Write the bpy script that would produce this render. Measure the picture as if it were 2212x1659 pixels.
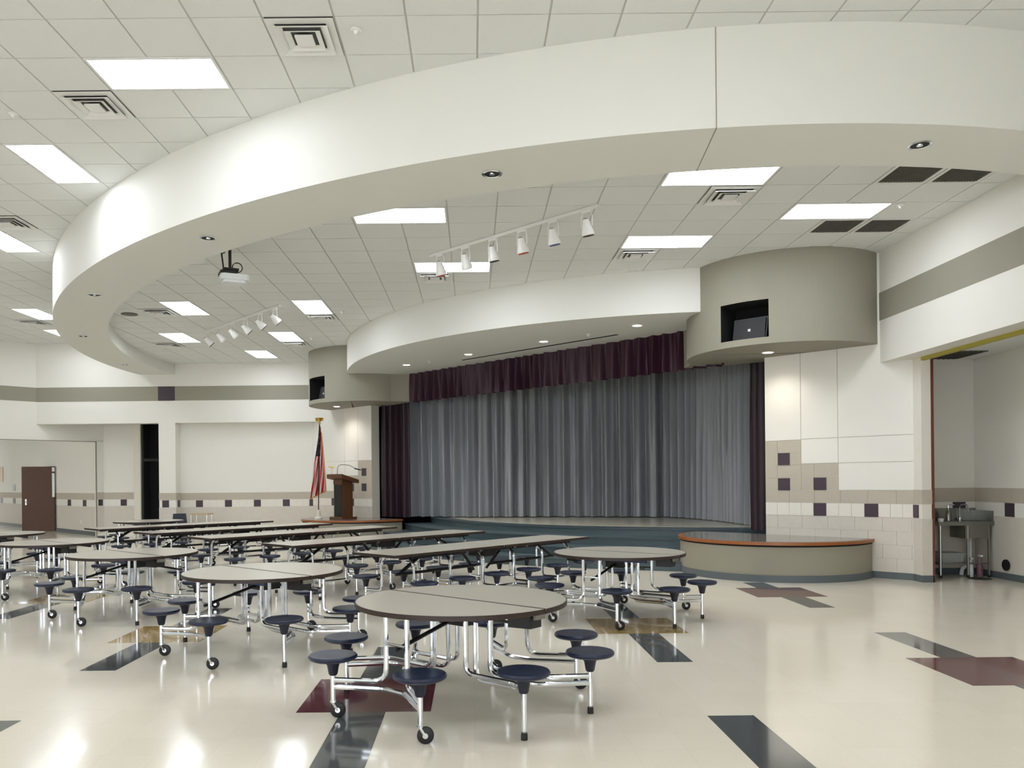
import bpy, math, random
from mathutils import Vector, Matrix
random.seed(7)
PI = math.pi; S2 = math.sqrt(2.0)
def R(d): return math.radians(d)

# ------------------------------------------------------------------ clear
for o in list(bpy.data.objects): bpy.data.objects.remove(o, do_unlink=True)
scene = bpy.context.scene
COL = scene.collection

# ------------------------------------------------------------------ camera (level, slight roll, shifted lens)
FPX, CXP, CYP, ROLL, HC = 1716.0, 1021.0, 1038.7, -0.0103, 1.56
cam = bpy.data.cameras.new('camera'); cam_o = bpy.data.objects.new('camera', cam); COL.objects.link(cam_o)
cam.sensor_fit = 'HORIZONTAL'; cam.sensor_width = 36.0
cam.lens = FPX / 2212.0 * 36.0
cam.shift_x = (2212 / 2 - CXP) / 2212.0
cam.shift_y = (CYP - 1659 / 2) / 2212.0
cr, sr = math.cos(ROLL), math.sin(ROLL)
right = Vector((cr, 0, sr)); up = Vector((-sr, 0, cr)); back = Vector((0, -1, 0))
cam_o.matrix_world = Matrix(((right.x, up.x, back.x, 0), (right.y, up.y, back.y, 0), (right.z, up.z, back.z, HC), (0, 0, 0, 1)))
cam.clip_end = 200
scene.camera = cam_o

# ------------------------------------------------------------------ world and exposure
W = bpy.data.worlds.new('world'); scene.world = W; W.use_nodes = True
W.node_tree.nodes['Background'].inputs[0].default_value = (0.90, 0.93, 1.0, 1)
W.node_tree.nodes['Background'].inputs[1].default_value = 9.5
vs = scene.view_settings
vs.view_transform = 'Standard'; vs.look = 'None'; vs.gamma = 1.0; vs.use_curve_mapping = False
vs.exposure = 0.0
scene.cycles.max_bounces = 5; scene.cycles.diffuse_bounces = 4; scene.cycles.glossy_bounces = 3; scene.cycles.transmission_bounces = 2
scene.cycles.use_light_tree = False; scene.cycles.caustics_reflective = False; scene.cycles.caustics_refractive = False
LIGHT_POWER = 17.2          # emission of the fluorescent panels

# ------------------------------------------------------------------ materials
def lin(c):
    c /= 255.0
    return c / 12.92 if c <= 0.04045 else ((c + 0.055) / 1.055) ** 2.4
def srgb(r, g, b): return (lin(r), lin(g), lin(b), 1)
MATS = {}
def mat(name, rgb, rough=0.5, metal=0.0, vary=0.04, scale=6.0, bump=0.0, bscale=60.0, coat=0.0, spec=0.5, trans=0.0):
    m = bpy.data.materials.new(name); m.use_nodes = True
    nt = m.node_tree; b = nt.nodes['Principled BSDF']
    tc = nt.nodes.new('ShaderNodeTexCoord')
    n = nt.nodes.new('ShaderNodeTexNoise'); n.inputs['Scale'].default_value = scale; n.inputs['Detail'].default_value = 4
    nt.links.new(tc.outputs['Object'], n.inputs['Vector'])
    mx = nt.nodes.new('ShaderNodeMix'); mx.data_type = 'RGBA'
    c = srgb(*rgb)
    mx.inputs[6].default_value = tuple(x * (1 - vary) for x in c[:3]) + (1,)
    mx.inputs[7].default_value = tuple(min(1, x * (1 + vary)) for x in c[:3]) + (1,)
    nt.links.new(n.outputs['Fac'], mx.inputs[0]); nt.links.new(mx.outputs[2], b.inputs['Base Color'])
    b.inputs['Roughness'].default_value = rough; b.inputs['Metallic'].default_value = metal
    b.inputs['Specular IOR Level'].default_value = spec
    if coat: b.inputs['Coat Weight'].default_value = coat; b.inputs['Coat Roughness'].default_value = 0.06
    if trans: b.inputs['Transmission Weight'].default_value = trans
    if bump:
        n2 = nt.nodes.new('ShaderNodeTexNoise'); n2.inputs['Scale'].default_value = bscale; n2.inputs['Detail'].default_value = 3
        nt.links.new(tc.outputs['Object'], n2.inputs['Vector'])
        bp = nt.nodes.new('ShaderNodeBump'); bp.inputs['Strength'].default_value = bump; bp.inputs['Distance'].default_value = 0.01
        nt.links.new(n2.outputs['Fac'], bp.inputs['Height']); nt.links.new(bp.outputs[0], b.inputs['Normal'])
    MATS[name] = m
    return m
def emit(name, rgb, strength):
    m = bpy.data.materials.new(name); m.use_nodes = True
    nt = m.node_tree; nt.nodes.clear()
    o = nt.nodes.new('ShaderNodeOutputMaterial'); e = nt.nodes.new('ShaderNodeEmission')
    e.inputs[0].default_value = srgb(*rgb); e.inputs[1].default_value = strength
    nt.links.new(e.outputs[0], o.inputs[0]); MATS[name] = m
    return m
mat('wall_white', (232, 230, 222), 0.7, vary=0.015, scale=2, bump=0.05, bscale=120)
mat('wall_tan', (150, 146, 131), 0.75, vary=0.02, scale=2, bump=0.05, bscale=120)
mat('block_tan', (210, 204, 193), 0.75, vary=0.05, scale=9, bump=0.2, bscale=70)
mat('block_tan_dark', (188, 180, 165), 0.75, vary=0.05, scale=9, bump=0.2, bscale=70)
mat('block_white', (230, 226, 215), 0.7, vary=0.03, scale=9, bump=0.15, bscale=70)
mat('grout', (204, 200, 188), 0.9)
mat('accent_plum', (66, 54, 64), 0.45, vary=0.08, scale=20)
mat('ceiling_tile', (230, 232, 229), 0.9, vary=0.04, scale=90, bump=0.25, bscale=160)
mat('ceiling_grid', (200, 201, 196), 0.8)
mat('plaster', (228, 228, 221), 0.75, vary=0.01, scale=2)
mat('seam', (150, 146, 132), 0.9)
mat('steel_white', (232, 232, 228), 0.35, vary=0.01)
mat('vent_dark', (40, 42, 40), 0.8); mat('vent_shadow', (96, 96, 92), 0.8)
mat('grille_grey', (98, 97, 88), 0.6)
mat('chrome', (236, 240, 246), 0.14, 1.0, vary=0.02)
mat('stainless', (140, 141, 136), 0.32, 1.0, vary=0.06, scale=30)
mat('navy_seat', (25, 34, 58), 0.36, vary=0.06, scale=30, bump=0.06, bscale=250)
mat('hub_navy', (18, 24, 44), 0.45, vary=0.05)
mat('black_metal', (18, 18, 20), 0.45)
mat('apron_blue', (50, 62, 92), 0.5)
mat('rubber', (16, 16, 17), 0.55)
mat('laminate', (198, 191, 178), 0.24, vary=0.05, scale=140)
mat('edge_brown', (44, 28, 22), 0.5, vary=0.06, scale=20)
mat('base_grey', (92, 100, 104), 0.5, vary=0.05)
mat('step_teal', (70, 86, 92), 0.42, vary=0.10, scale=14)
mat('step_edge', (58, 72, 78), 0.4, vary=0.06, scale=14)
mat('stage_floor', (206, 200, 182), 0.16, vary=0.05, scale=6)
mat('platform_top', (120, 118, 112), 0.12, vary=0.08, scale=10)
mat('wood_edge', (150, 90, 46), 0.35, vary=0.16, scale=10)
mat('wood_brown', (92, 58, 34), 0.4, vary=0.2, scale=12)
mat('wood_dark', (78, 47, 30), 0.6, vary=0.2, scale=9)
mat('lectern_black', (20, 24, 24), 0.5)
mat('curtain_grey', (160, 164, 169), 0.38, vary=0.05, scale=30)
mat('curtain_plum', (36, 12, 26), 0.5, vary=0.15, scale=40)
mat('valance_plum', (50, 15, 36), 0.5, vary=0.15, scale=40)
mat('stage_black', (14, 14, 16), 0.9)
mat('brass', (200, 160, 80), 0.3, 1.0)
mat('fringe_gold', (205, 140, 60), 0.6, vary=0.2, scale=60)
mat('cream_stand', (225, 220, 205), 0.5)
mat('yellow_trim', (170, 160, 60), 0.5)
mat('red_jamb', (110, 60, 44), 0.5)
mat('plastic_white', (225, 228, 230), 0.4)
mat('plastic_grey', (150, 156, 152), 0.4)
mat('bottle_red', (124, 92, 98), 0.4)
mat('inlay_grey', (84, 88, 90), 0.10, vary=0.14, scale=26, coat=0.5)
mat('inlay_maroon', (98, 44, 56), 0.10, vary=0.16, scale=26, coat=0.5)
mat('inlay_gold', (186, 156, 100), 0.10, vary=0.12, scale=26, coat=0.5)
mat('chair_navy', (26, 32, 50), 0.5)
mat('table_oak', (190, 165, 125), 0.5, vary=0.1)
mat('asphalt', (150, 150, 145), 0.9)
emit('light_panel', (243, 248, 255), LIGHT_POWER)
emit('lamp_warm', (255, 244, 220), 14.0)

def floor_material():
    m = bpy.data.materials.new('floor_vinyl'); m.use_nodes = True; nt = m.node_tree; b = nt.nodes['Principled BSDF']
    tc = nt.nodes.new('ShaderNodeTexCoord')
    br = nt.nodes.new('ShaderNodeTexBrick'); br.offset = 0.0; br.squash = 1.0
    br.inputs['Scale'].default_value = 1.0; br.inputs['Brick Width'].default_value = 0.305; br.inputs['Row Height'].default_value = 0.305
    br.inputs['Mortar Size'].default_value = 0.0012
    br.inputs['Color1'].default_value = srgb(237, 229, 212); br.inputs['Color2'].default_value = srgb(234, 226, 208); br.inputs['Mortar'].default_value = srgb(225, 217, 197)
    n = nt.nodes.new('ShaderNodeTexNoise'); n.inputs['Scale'].default_value = 60; n.inputs['Detail'].default_value = 5
    n2 = nt.nodes.new('ShaderNodeTexNoise'); n2.inputs['Scale'].default_value = 0.9; n2.inputs['Detail'].default_value = 3
    mx = nt.nodes.new('ShaderNodeMix'); mx.data_type = 'RGBA'; mx.blend_type = 'MULTIPLY'; mx.inputs[0].default_value = 1.0
    mr = nt.nodes.new('ShaderNodeMapRange'); mr.inputs['To Min'].default_value = 0.94; mr.inputs['To Max'].default_value = 1.05
    rr = nt.nodes.new('ShaderNodeMapRange'); rr.inputs['To Min'].default_value = 0.10; rr.inputs['To Max'].default_value = 0.19
    nt.links.new(tc.outputs['Object'], br.inputs['Vector']); nt.links.new(tc.outputs['Object'], n.inputs['Vector']); nt.links.new(tc.outputs['Object'], n2.inputs['Vector'])
    nt.links.new(n.outputs['Fac'], mr.inputs['Value']); nt.links.new(n2.outputs['Fac'], rr.inputs['Value'])
    nt.links.new(br.outputs['Color'], mx.inputs[6]); nt.links.new(mr.outputs[0], mx.inputs[7]); nt.links.new(mx.outputs[2], b.inputs['Base Color'])
    nt.links.new(rr.outputs[0], b.inputs['Roughness'])
    b.inputs['Specular IOR Level'].default_value = 0.45; b.inputs['Coat Weight'].default_value = 0.15; b.inputs['Coat Roughness'].default_value = 0.05
    bp = nt.nodes.new('ShaderNodeBump'); bp.inputs['Strength'].default_value = 0.02; bp.inputs['Distance'].default_value = 0.02
    n3 = nt.nodes.new('ShaderNodeTexNoise'); n3.inputs['Scale'].default_value = 3.0
    nt.links.new(tc.outputs['Object'], n3.inputs['Vector']); nt.links.new(n3.outputs['Fac'], bp.inputs['Height']); nt.links.new(bp.outputs[0], b.inputs['Normal'])
    MATS['floor_vinyl'] = m
floor_material()

def flag_material():
    m = bpy.data.materials.new('flag_cloth'); m.use_nodes = True; nt = m.node_tree; b = nt.nodes['Principled BSDF']
    uv = nt.nodes.new('ShaderNodeUVMap'); uv.uv_map = 'UVMap'
    sp = nt.nodes.new('ShaderNodeSeparateXYZ'); nt.links.new(uv.outputs[0], sp.inputs[0])
    def math_(op, a, b_=None):
        n = nt.nodes.new('ShaderNodeMath'); n.operation = op
        for i, v in enumerate((a, b_)):
            if v is None: continue
            if isinstance(v, (int, float)): n.inputs[i].default_value = v
            else: nt.links.new(v, n.inputs[i])
        return n.outputs[0]
    t = math_('FRACT', math_('MULTIPLY', sp.outputs[0], 6.5))
    red = math_('LESS_THAN', t, 0.5)
    mx = nt.nodes.new('ShaderNodeMix'); mx.data_type = 'RGBA'
    mx.inputs[6].default_value = srgb(232, 228, 222); mx.inputs[7].default_value = srgb(196, 30, 40); nt.links.new(red, mx.inputs[0])
    vo = nt.nodes.new('ShaderNodeTexVoronoi'); vo.inputs['Scale'].default_value = 16
    nt.links.new(uv.outputs[0], vo.inputs['Vector'])
    star = math_('LESS_THAN', vo.outputs['Distance'], 0.24)
    mc = nt.nodes.new('ShaderNodeMix'); mc.data_type = 'RGBA'
    mc.inputs[6].default_value = srgb(26, 32, 62); mc.inputs[7].default_value = srgb(225, 225, 228); nt.links.new(star, mc.inputs[0])
    can = math_('MULTIPLY', math_('GREATER_THAN', sp.outputs[1], 0.52), math_('LESS_THAN', sp.outputs[0], 0.62))
    mf = nt.nodes.new('ShaderNodeMix'); mf.data_type = 'RGBA'
    nt.links.new(can, mf.inputs[0]); nt.links.new(mx.outputs[2], mf.inputs[6]); nt.links.new(mc.outputs[2], mf.inputs[7])
    nt.links.new(mf.outputs[2], b.inputs['Base Color']); b.inputs['Roughness'].default_value = 0.6
    MATS['flag_cloth'] = m
flag_material()

# ------------------------------------------------------------------ mesh helpers
class MB:
    def __init__(s): s.v = []; s.f = []; s.smooth = False
    def add(s, vs, fs):
        k = len(s.v); s.v += [tuple(p) for p in vs]; s.f += [tuple(i + k for i in f) for f in fs]; return s
    def box(s, x0, x1, y0, y1, z0, z1):
        v = [(x, y, z) for z in (z0, z1) for x, y in ((x0, y0), (x1, y0), (x1, y1), (x0, y1))]
        return s.add(v, [(3, 2, 1, 0), (4, 5, 6, 7), (0, 1, 5, 4), (1, 2, 6, 5), (2, 3, 7, 6), (3, 0, 4, 7)])
    def prism(s, poly, z0, z1, cap=True):
        a = sum(poly[i][0] * poly[(i + 1) % len(poly)][1] - poly[(i + 1) % len(poly)][0] * poly[i][1] for i in range(len(poly)))
        if a < 0: poly = poly[::-1]
        n = len(poly)
        v = [(x, y, z0) for x, y in poly] + [(x, y, z1) for x, y in poly]
        f = [(i, (i + 1) % n, n + (i + 1) % n, n + i) for i in range(n)]
        if cap: f += [tuple(range(n - 1, -1, -1)), tuple(range(n, 2 * n))]
        return s.add(v, f)
    def lathe(s, prof, n=16, c=(0, 0), caps=True):
        v = []; f = []
        for r, z in prof:
            for i in range(n):
                a = 2 * PI * i / n; v.append((c[0] + r * math.cos(a), c[1] + r * math.sin(a), z))
        m = len(prof)
        for j in range(m - 1):
            for i in range(n):
                f.append((j * n + i, j * n + (i + 1) % n, (j + 1) * n + (i + 1) % n, (j + 1) * n + i))
        if caps: f += [tuple(range(n - 1, -1, -1)), tuple((m - 1) * n + i for i in range(n))]
        return s.add(v, f)
    def tube(s, path, r, n=8):
        P = [Vector(p) for p in path]; v = []; f = []
        t = (P[1] - P[0]).normalized()
        a = Vector((0, 0, 1)) if abs(t.z) < 0.9 else Vector((1, 0, 0))
        nrm = t.cross(a).normalized()
        for i, p in enumerate(P):
            if i == 0: tt = (P[1] - P[0]).normalized()
            elif i == len(P) - 1: tt = (P[-1] - P[-2]).normalized()
            else: tt = ((P[i] - P[i - 1]).normalized() + (P[i + 1] - P[i]).normalized()).normalized()
            nrm = (nrm - tt * nrm.dot(tt)).normalized(); b = tt.cross(nrm)
            for k in range(n):
                q = 2 * PI * k / n; v.append(tuple(p + (nrm * math.cos(q) + b * math.sin(q)) * r))
        for i in range(len(P) - 1):
            for k in range(n): f.append((i * n + k, i * n + (k + 1) % n, (i + 1) * n + (k + 1) % n, (i + 1) * n + k))
        f += [tuple(range(n - 1, -1, -1)), tuple((len(P) - 1) * n + k for k in range(n))]
        return s.add(v, f)
    def wheel(s, c, axis, r, w, n=16):
        ax = Vector(axis).normalized(); a = ax.cross(Vector((0, 0, 1))).normalized(); b = ax.cross(a)
        v = []; f = []; c = Vector(c)
        for q, rr in ((-w / 2, r * 0.86), (-w / 2 * 0.7, r), (w / 2 * 0.7, r), (w / 2, r * 0.86)):
            for k in range(n):
                t = 2 * PI * k / n; v.append(tuple(c + ax * q + (a * math.cos(t) + b * math.sin(t)) * rr))
        for j in range(3):
            for k in range(n): f.append((j * n + k, j * n + (k + 1) % n, (j + 1) * n + (k + 1) % n, (j + 1) * n + k))
        f += [tuple(range(n - 1, -1, -1)), tuple(3 * n + k for k in range(n))]
        return s.add(v, f)
    def build(s, name, m, parent=None, smooth=False, loc=None):
        me = bpy.data.meshes.new(name); me.from_pydata(s.v, [], s.f); me.update()
        if smooth:
            for p in me.polygons: p.use_smooth = True
            try: me.set_sharp_from_angle(angle=R(40))
            except Exception: pass
        me.materials.append(MATS[m])
        o = bpy.data.objects.new(name, me); COL.objects.link(o)
        if loc: o.location = loc
        if parent: o.parent = parent
        return o
def fillet(pts, rad, k=5):
    P = [Vector(p) for p in pts]; out = [P[0]]
    for i in range(1, len(P) - 1):
        a = (P[i - 1] - P[i]); b = (P[i + 1] - P[i]); la, lb = a.length, b.length; a.normalize(); b.normalize()
        d = min(rad, la * 0.49, lb * 0.49)
        p0, p1, p2 = P[i] + a * d, P[i], P[i] + b * d
        for j in range(k + 1):
            t = j / k; out.append(p0 * (1 - t) ** 2 + p1 * 2 * t * (1 - t) + p2 * t * t)
    out.append(P[-1]); return out
def empty(name, loc=(0, 0, 0), rz=0.0):
    o = bpy.data.objects.new(name, None); COL.objects.link(o); o.location = loc; o.rotation_euler.z = rz; o.empty_display_size = 0.1
    return o
def tag(o, label, cat, group=None):
    o['label'] = label; o['category'] = cat
    if group: o['group'] = group
    return o
def struct(o, label=None):
    o['kind'] = 'structure'
    if label: o['label'] = label
    return o
def copy_tree(o, parent=None):
    c = o.copy(); COL.objects.link(c); c.parent = parent
    for ch in list(o.children): copy_tree(ch, c)
    return c
# stage frame: u along the diagonal stage wall (right is +), w out of it towards the hall
CST = 18.5
def SW(u, w):
    s = u - 11.67
    return ((s * S2 + CST - w * S2) / 2, (CST - w * S2 - s * S2) / 2)
def swbox(m, u0, u1, w0, w1, z0, z1): return m.prism([SW(u0, w0), SW(u1, w0), SW(u1, w1), SW(u0, w1)], z0, z1)
STAGE_ROT = -PI / 4      # local x = u, local y = -w

HI, HO, ZS = 5.012, 5.615, 4.703           # inner ceiling, outer ceiling, ring soffit
XR, YB = 6.28, 22.8                        # upper right wall, upper back wall
HB, B0, B1 = 3.31, 3.955, 4.38             # header underside, painted band
RC = (5.0, 21.45)                          # ring centre
RO = [-0.6981, -0.7659, 0.4534, 0.4182, 14.49]; RI = [-0.5776, -0.5611, 0.4192, 0.3053, 13.488]
def rad(co, deg):
    t = (deg - 225) / 50.0; r = 0
    for c in co: r = r * t + c
    return r
def ringp(co, deg, dr=0.0):
    r = rad(co, deg) + dr; return (RC[0] + r * math.cos(R(deg)), RC[1] + r * math.sin(R(deg)))

# ================================================================== STRUCTURE
floor = struct(MB().box(-22, 12, -7, 34, -0.2, 0.0).build('floor', 'floor_vinyl'), 'glossy cream vinyl tile floor')
# inlaid squares and strips of the floor pattern (3x3-tile squares with 1-tile strips)
def inlay(x0, x1, y0, y1, m):
    o = MB().box(x0, x1, y0, y1, -0.001, 0.0012).build('inlay_tile', m, floor); return o
for (x, y0, y1, m, f0, b1) in ((-1.215, 5.385, 6.29, 'inlay_maroon', 4.18, 7.5), (-3.62, 7.82, 8.72, 'inlay_gold', 6.66, 9.92), (1.25, 8.02, 8.91, 'inlay_gold', 6.76, 10.05),
                               (3.71, 10.38, 11.27, 'inlay_maroon', 9.5, 11.85), (3.70, 5.9, 6.82, 'inlay_maroon', 4.7, 7.95), (1.22, 3.15, 4.06, 'inlay_gold', 1.95, 5.22),
                               (-3.62, 3.1, 4.02, 'inlay_maroon', 1.9, 5.27), (-6.05, 10.45, 11.35, 'inlay_gold', 9.3, 12.5), (-1.215, 10.4, 11.3, 'inlay_gold', 9.2, 12.5)):
    inlay(x, x + 0.915, y0, y1, m)
    inlay(x + 0.305, x + 0.61, f0, y0, 'inlay_grey'); inlay(x + 0.305, x + 0.61, y1, b1, 'inlay_grey')

# ---- ceilings: backing slab plus separate lay-in tiles
T = 0.626
ceil_out = struct(MB().box(-18, 6.5, -7, 24.6, HO, HO + 0.1).build('ceiling_outer', 'ceiling_grid'), 'white grid ceiling of the hall outside the ring')
poly_in = [ringp(RO, d, -0.06) for d in range(172, 279, 3)]
poly_in = [(min(x, XR + 0.15), min(y, YB + 0.2)) for x, y in poly_in] + [(XR + 0.15, YB + 0.2)]
m = MB(); m.prism(poly_in, HI, HI + 0.1)
ceil_in = struct(m.build('ceiling_inner', 'ceiling_grid'), 'white grid ceiling inside the curved ring')
INX, INY, OUX, OUY = -1.54, 10.6, -3.67, 7.53
tile_mesh = MB().box(0.009, T - 0.009, 0.009, T - 0.009, -0.008, 0.0); tile_me = None
def fixture_cells(L):
    s = set()
    for i, j, a, b in L:
        for p in range(a):
            for q in range(b): s.add((i + p, j + q))
    return s
in_lights = [(0, -1, 2, 1), (1, 3, 2, 1), (6, 1, 2, 1), (6, -3, 2, 1), (9, -1, 2, 1), (-7, 7, 1, 2), (-3, 7, 1, 2), (-9, 12, 1, 2), (-5, 12, 1, 2), (-7, 16, 1, 2)]
in_vents = [(7, -2), (6, 2), (1, 4), (-8, 8), (-10, 14), (-3, 9), (-5, 14)]
in_grilles = [(10, -3), (11, -3), (10, 0), (11, 0)]
out_lights = [(0, 0, 2, 1), (-3, 3, 1, 2), (-7, 8, 1, 2), (-11, 17, 1, 2), (-12, 21, 1, 2)]
out_vents = [(3, -1), (-1, 1), (-6, 7), (-12, 19)]
hid_lights = [(0, -7, 2, 1), (8, -7, 2, 1), (-8, -7, 2, 1), (4, -13, 2, 1), (-4, -13, 2, 1), (-12, -13, 2, 1), (-10, 0, 2, 1), (-15, 6, 1, 2), (-17, 13, 1, 2), (8, -17, 2, 1), (-8, -17, 2, 1), (-18, -3, 2, 1), (6, -6, 2, 1)]  # panels out of view, added to fill the hall with light
inset = fixture_cells(in_lights) | set(in_vents) | set(in_grilles)
outset = fixture_cells(out_lights) | set(out_vents) | fixture_cells(hid_lights)
def inframe(x, y, z, mx=140):
    if y < 0.5: return False
    u = CXP + FPX * (x / y); v = CYP - FPX * (z - HC) / y
    return -mx < u < 2212 + mx and v > -mx
tm = bpy.data.meshes.new('ceiling_tile'); tm.from_pydata(tile_mesh.v, [], tile_mesh.f); tm.materials.append(MATS['ceiling_tile'])
def ring_r(x, y):
    dx, dy = x - RC[0], y - RC[1]; d = math.degrees(math.atan2(dy, dx)) % 360
    return math.hypot(dx, dy), max(160, min(280, d))
def fascia_in(x, y, mrg=0.0):       # inside the curved bulkhead over the stage
    s = (x - y) / S2 + 11.67; w = (CST - x - y) / S2
    return math.hypot(s - 0.3, w + 5.2) < 8.06 - mrg and w > -12 or w < -0.2
cand_in, cand_out = [], []
for i in range(-16, 14):
    for j in range(-8, 22):
        x, y = INX + i * T, INY + j * T
        if (i, j) in inset: continue
        cs = [(x + a * T, y + b * T) for a in (0, 1) for b in (0, 1)]
        if x > XR - 0.05 or y > YB - 0.05: continue
        bad = False
        for cx, cy in cs:
            r, d = ring_r(cx, cy)
            if r > rad(RO, d) - 0.08 and cx < XR: bad = True
        if bad or all(fascia_in(cx, cy, 0.05) for cx, cy in cs): continue
        cand_in.append((math.hypot(x, y), x, y))
for i in range(-24, 17):
    for j in range(-24, 25):
        x, y = OUX + i * T, OUY + j * T
        if (i, j) in outset: continue
        cs = [(x + a * T, y + b * T) for a in (0, 1) for b in (0, 1)]
        if x > XR - 0.05 or y > YB - 0.05 or x < -16.5: continue
        if all(ring_r(cx, cy)[0] < rad(RO, ring_r(cx, cy)[1]) - 0.02 and ring_r(cx, cy)[1] > 165 for cx, cy in cs): continue
        if not inframe(x + T / 2, y + T / 2, HO, 300): continue
        cand_out.append((math.hypot(x, y), x, y))
def lay(cands, H, parent, pre=None):
    cands.sort()
    for _, x, y in cands[:300]:
        if x + T > XR or y + T > YB:
            MB().box(0.009, min(T - 0.009, XR - x), 0.009, min(T - 0.009, YB - y), -0.008, 0.0).build('ceiling_tile', 'ceiling_tile', parent, loc=(x, y, H)); continue
        o = bpy.data.objects.new('ceiling_tile', tm); COL.objects.link(o); o.location = (x, y, H); o.parent = parent
    if len(cands) > 300:
        mm = MB()
        for _, x, y in cands[300:]: mm.box(x + 0.011, x + T - 0.011, y + 0.011, y + T - 0.011, H - 0.010, H)
        o = mm.build('far_ceiling_tiles', 'ceiling_tile', parent); o['kind'] = 'stuff'
lay(cand_in, HI, ceil_in); lay(cand_out, HO, ceil_out)
print('tiles', len(cand_in), len(cand_out))

# ---- the curved ring soffit
m = MB(); N = 110; vs_ = []; A0, A1 = 170.5, 277.5
for k in range(N + 1):
    d = A0 + (A1 - A0) * k / N; o_ = ringp(RO, d); i_ = ringp(RI, d)
    vs_ += [(o_[0], o_[1], HO + 0.03), (o_[0], o_[1], ZS), (i_[0], i_[1], ZS), (i_[0], i_[1], HI + 0.03)]
fs_ = []
for k in range(N):
    a, b = 4 * k, 4 * k + 4
    fs_ += [(a, a + 1, b + 1, b), (a + 1, a + 2, b + 2, b + 1), (a + 2, a + 3, b + 3, b + 2), (a + 3, a, b, b + 3)]
m.add(vs_, fs_)
ring = m.build('ceiling_ring', 'plaster', smooth=True); struct(ring, 'curved white plaster ring hanging below the ceiling')
dj = 259.0; p0 = ringp(RO, dj, 0.004); p1 = ringp(RO, dj + 0.02, 0.004); q0 = ringp(RI, dj - 0.4); q1 = ringp(RI, dj - 0.38)
m = MB(); m.prism([ringp(RO, dj, 0.004), ringp(RO, dj + 0.03, 0.004), ringp(RO, dj + 0.03, -0.02), ringp(RO, dj, -0.02)], ZS - 0.004, HO)
m.prism([ringp(RO, dj), ringp(RO, dj + 0.03), ringp(RI, dj - 0.35), ringp(RI, dj - 0.38)], ZS - 0.004, ZS + 0.004)
m.build('expansion_joint', 'seam', ring)

# ---- right wall
wr = struct(MB().box(XR, XR + 0.32, -7, 12.4, HB, HO + 0.05).build('wall_right', 'wall_white'), 'white upper right wall above the alcove opening')
MB().box(XR - 0.006, XR + 0.02, -7, 12.32, B0, B1).build('painted_band', 'wall_tan', wr)
m = MB(); m.box(6.6, 6.74, 11.67, 12.1, 0, HB); m.prism([(6.6, 11.95), (6.9, 12.3), (6.9, 12.6), (6.3, 12.3)], 0, HB)
wp = m.build('wall_pilaster', 'block_white'); struct(wp, 'block pilaster beside the alcove opening')
MB().box(6.745, 6.775, 11.655, 11.70, 0.0, 3.34).build('door_jamb', 'red_jamb', wp)
for z0, z1, mt in ((1.15, 1.36, 'block_tan_dark'), (0.1, 0.93, 'block_tan')):
    m = MB(); m.box(6.594, 6.746, 11.664, 12.0, z0, z1); m.build('block_course', mt, wp)
MB().box(6.588, 6.62, 11.76, 11.96, 0.945, 1.135).build('accent_tile', 'accent_plum', wp)
MB().box(6.585, 6.76, 11.655, 12.0, 0, 0.1).build('rubber_base', 'base_grey', wp)
# alcove behind the opening
AX, AY, AZ = 7.97, 12.62, 3.41
al = struct(MB().box(AX, AX + 0.15, 5.0, AY + 0.1, 0, AZ + 0.1).build('wall_alcove_right', 'wall_white'), 'cream side wall of the sink alcove')
ab = struct(MB().box(6.74, AX + 0.1, AY, AY + 0.15, 0, AZ + 0.1).build('wall_alcove_back', 'wall_white'), 'cream back wall of the sink alcove')
struct(MB().box(6.55, AX + 0.15, 5.0, AY + 0.15, AZ, AZ + 0.1).build('ceiling_alcove', 'ceiling_tile'), 'white ceiling of the sink alcove')
struct(MB().box(6.6, AX + 0.15, 4.9, 5.0, 0, AZ + 0.1).build('wall_alcove_front', 'wall_white'))
struct(MB().box(XR, 6.6, -7, 8.3, 0, HB).build('wall_right_lower', 'wall_white'), 'white lower right wall')
for z0, z1, mt in ((1.15, 1.37, 'block_tan_dark'), (0.1, 0.94, 'block_tan')):
    MB().box(AX - 0.006, AX + 0.02, 5.0, AY, z0, z1).build('block_course', mt, al)
    MB().box(6.74, AX, AY - 0.006, AY + 0.02, z0, z1).build('block_course', mt, ab)
MB().box(AX - 0.014, AX + 0.02, 5.0, AY, 0, 0.1).build('rubber_base', 'base_grey', al)
MB().box(6.74, AX, AY - 0.014, AY + 0.02, 0, 0.1).build('rubber_base', 'base_grey', ab)
for y in (11.79, 10.9, 10.0): MB().box(AX - 0.012, AX + 0.02, y - 0.1, y + 0.1, 0.945, 1.145).build('accent_tile', 'accent_plum', al)
MB().box(7.62, 7.82, AY - 0.012, AY + 0.02, 0.945, 1.145).build('accent_tile', 'accent_plum', ab)
MB().box(6.60, 6.66, 8.3, 11.67, HB - 0.05, HB + 0.02).build('header_trim', 'yellow_trim', wr)
m = MB(); m.box(7.05, 7.65, 11.75, 12.5, AZ - 0.012, AZ); g = m.build('ceiling_grille', 'grille_grey')
tag(g, 'grey flat grille in the alcove ceiling above the sink', 'grille')
for k in range(7): MB().box(7.08 + k * 0.08, 7.095 + k * 0.08, 11.77, 12.48, AZ - 0.02, AZ - 0.012).build('slat', 'vent_dark', g)

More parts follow.
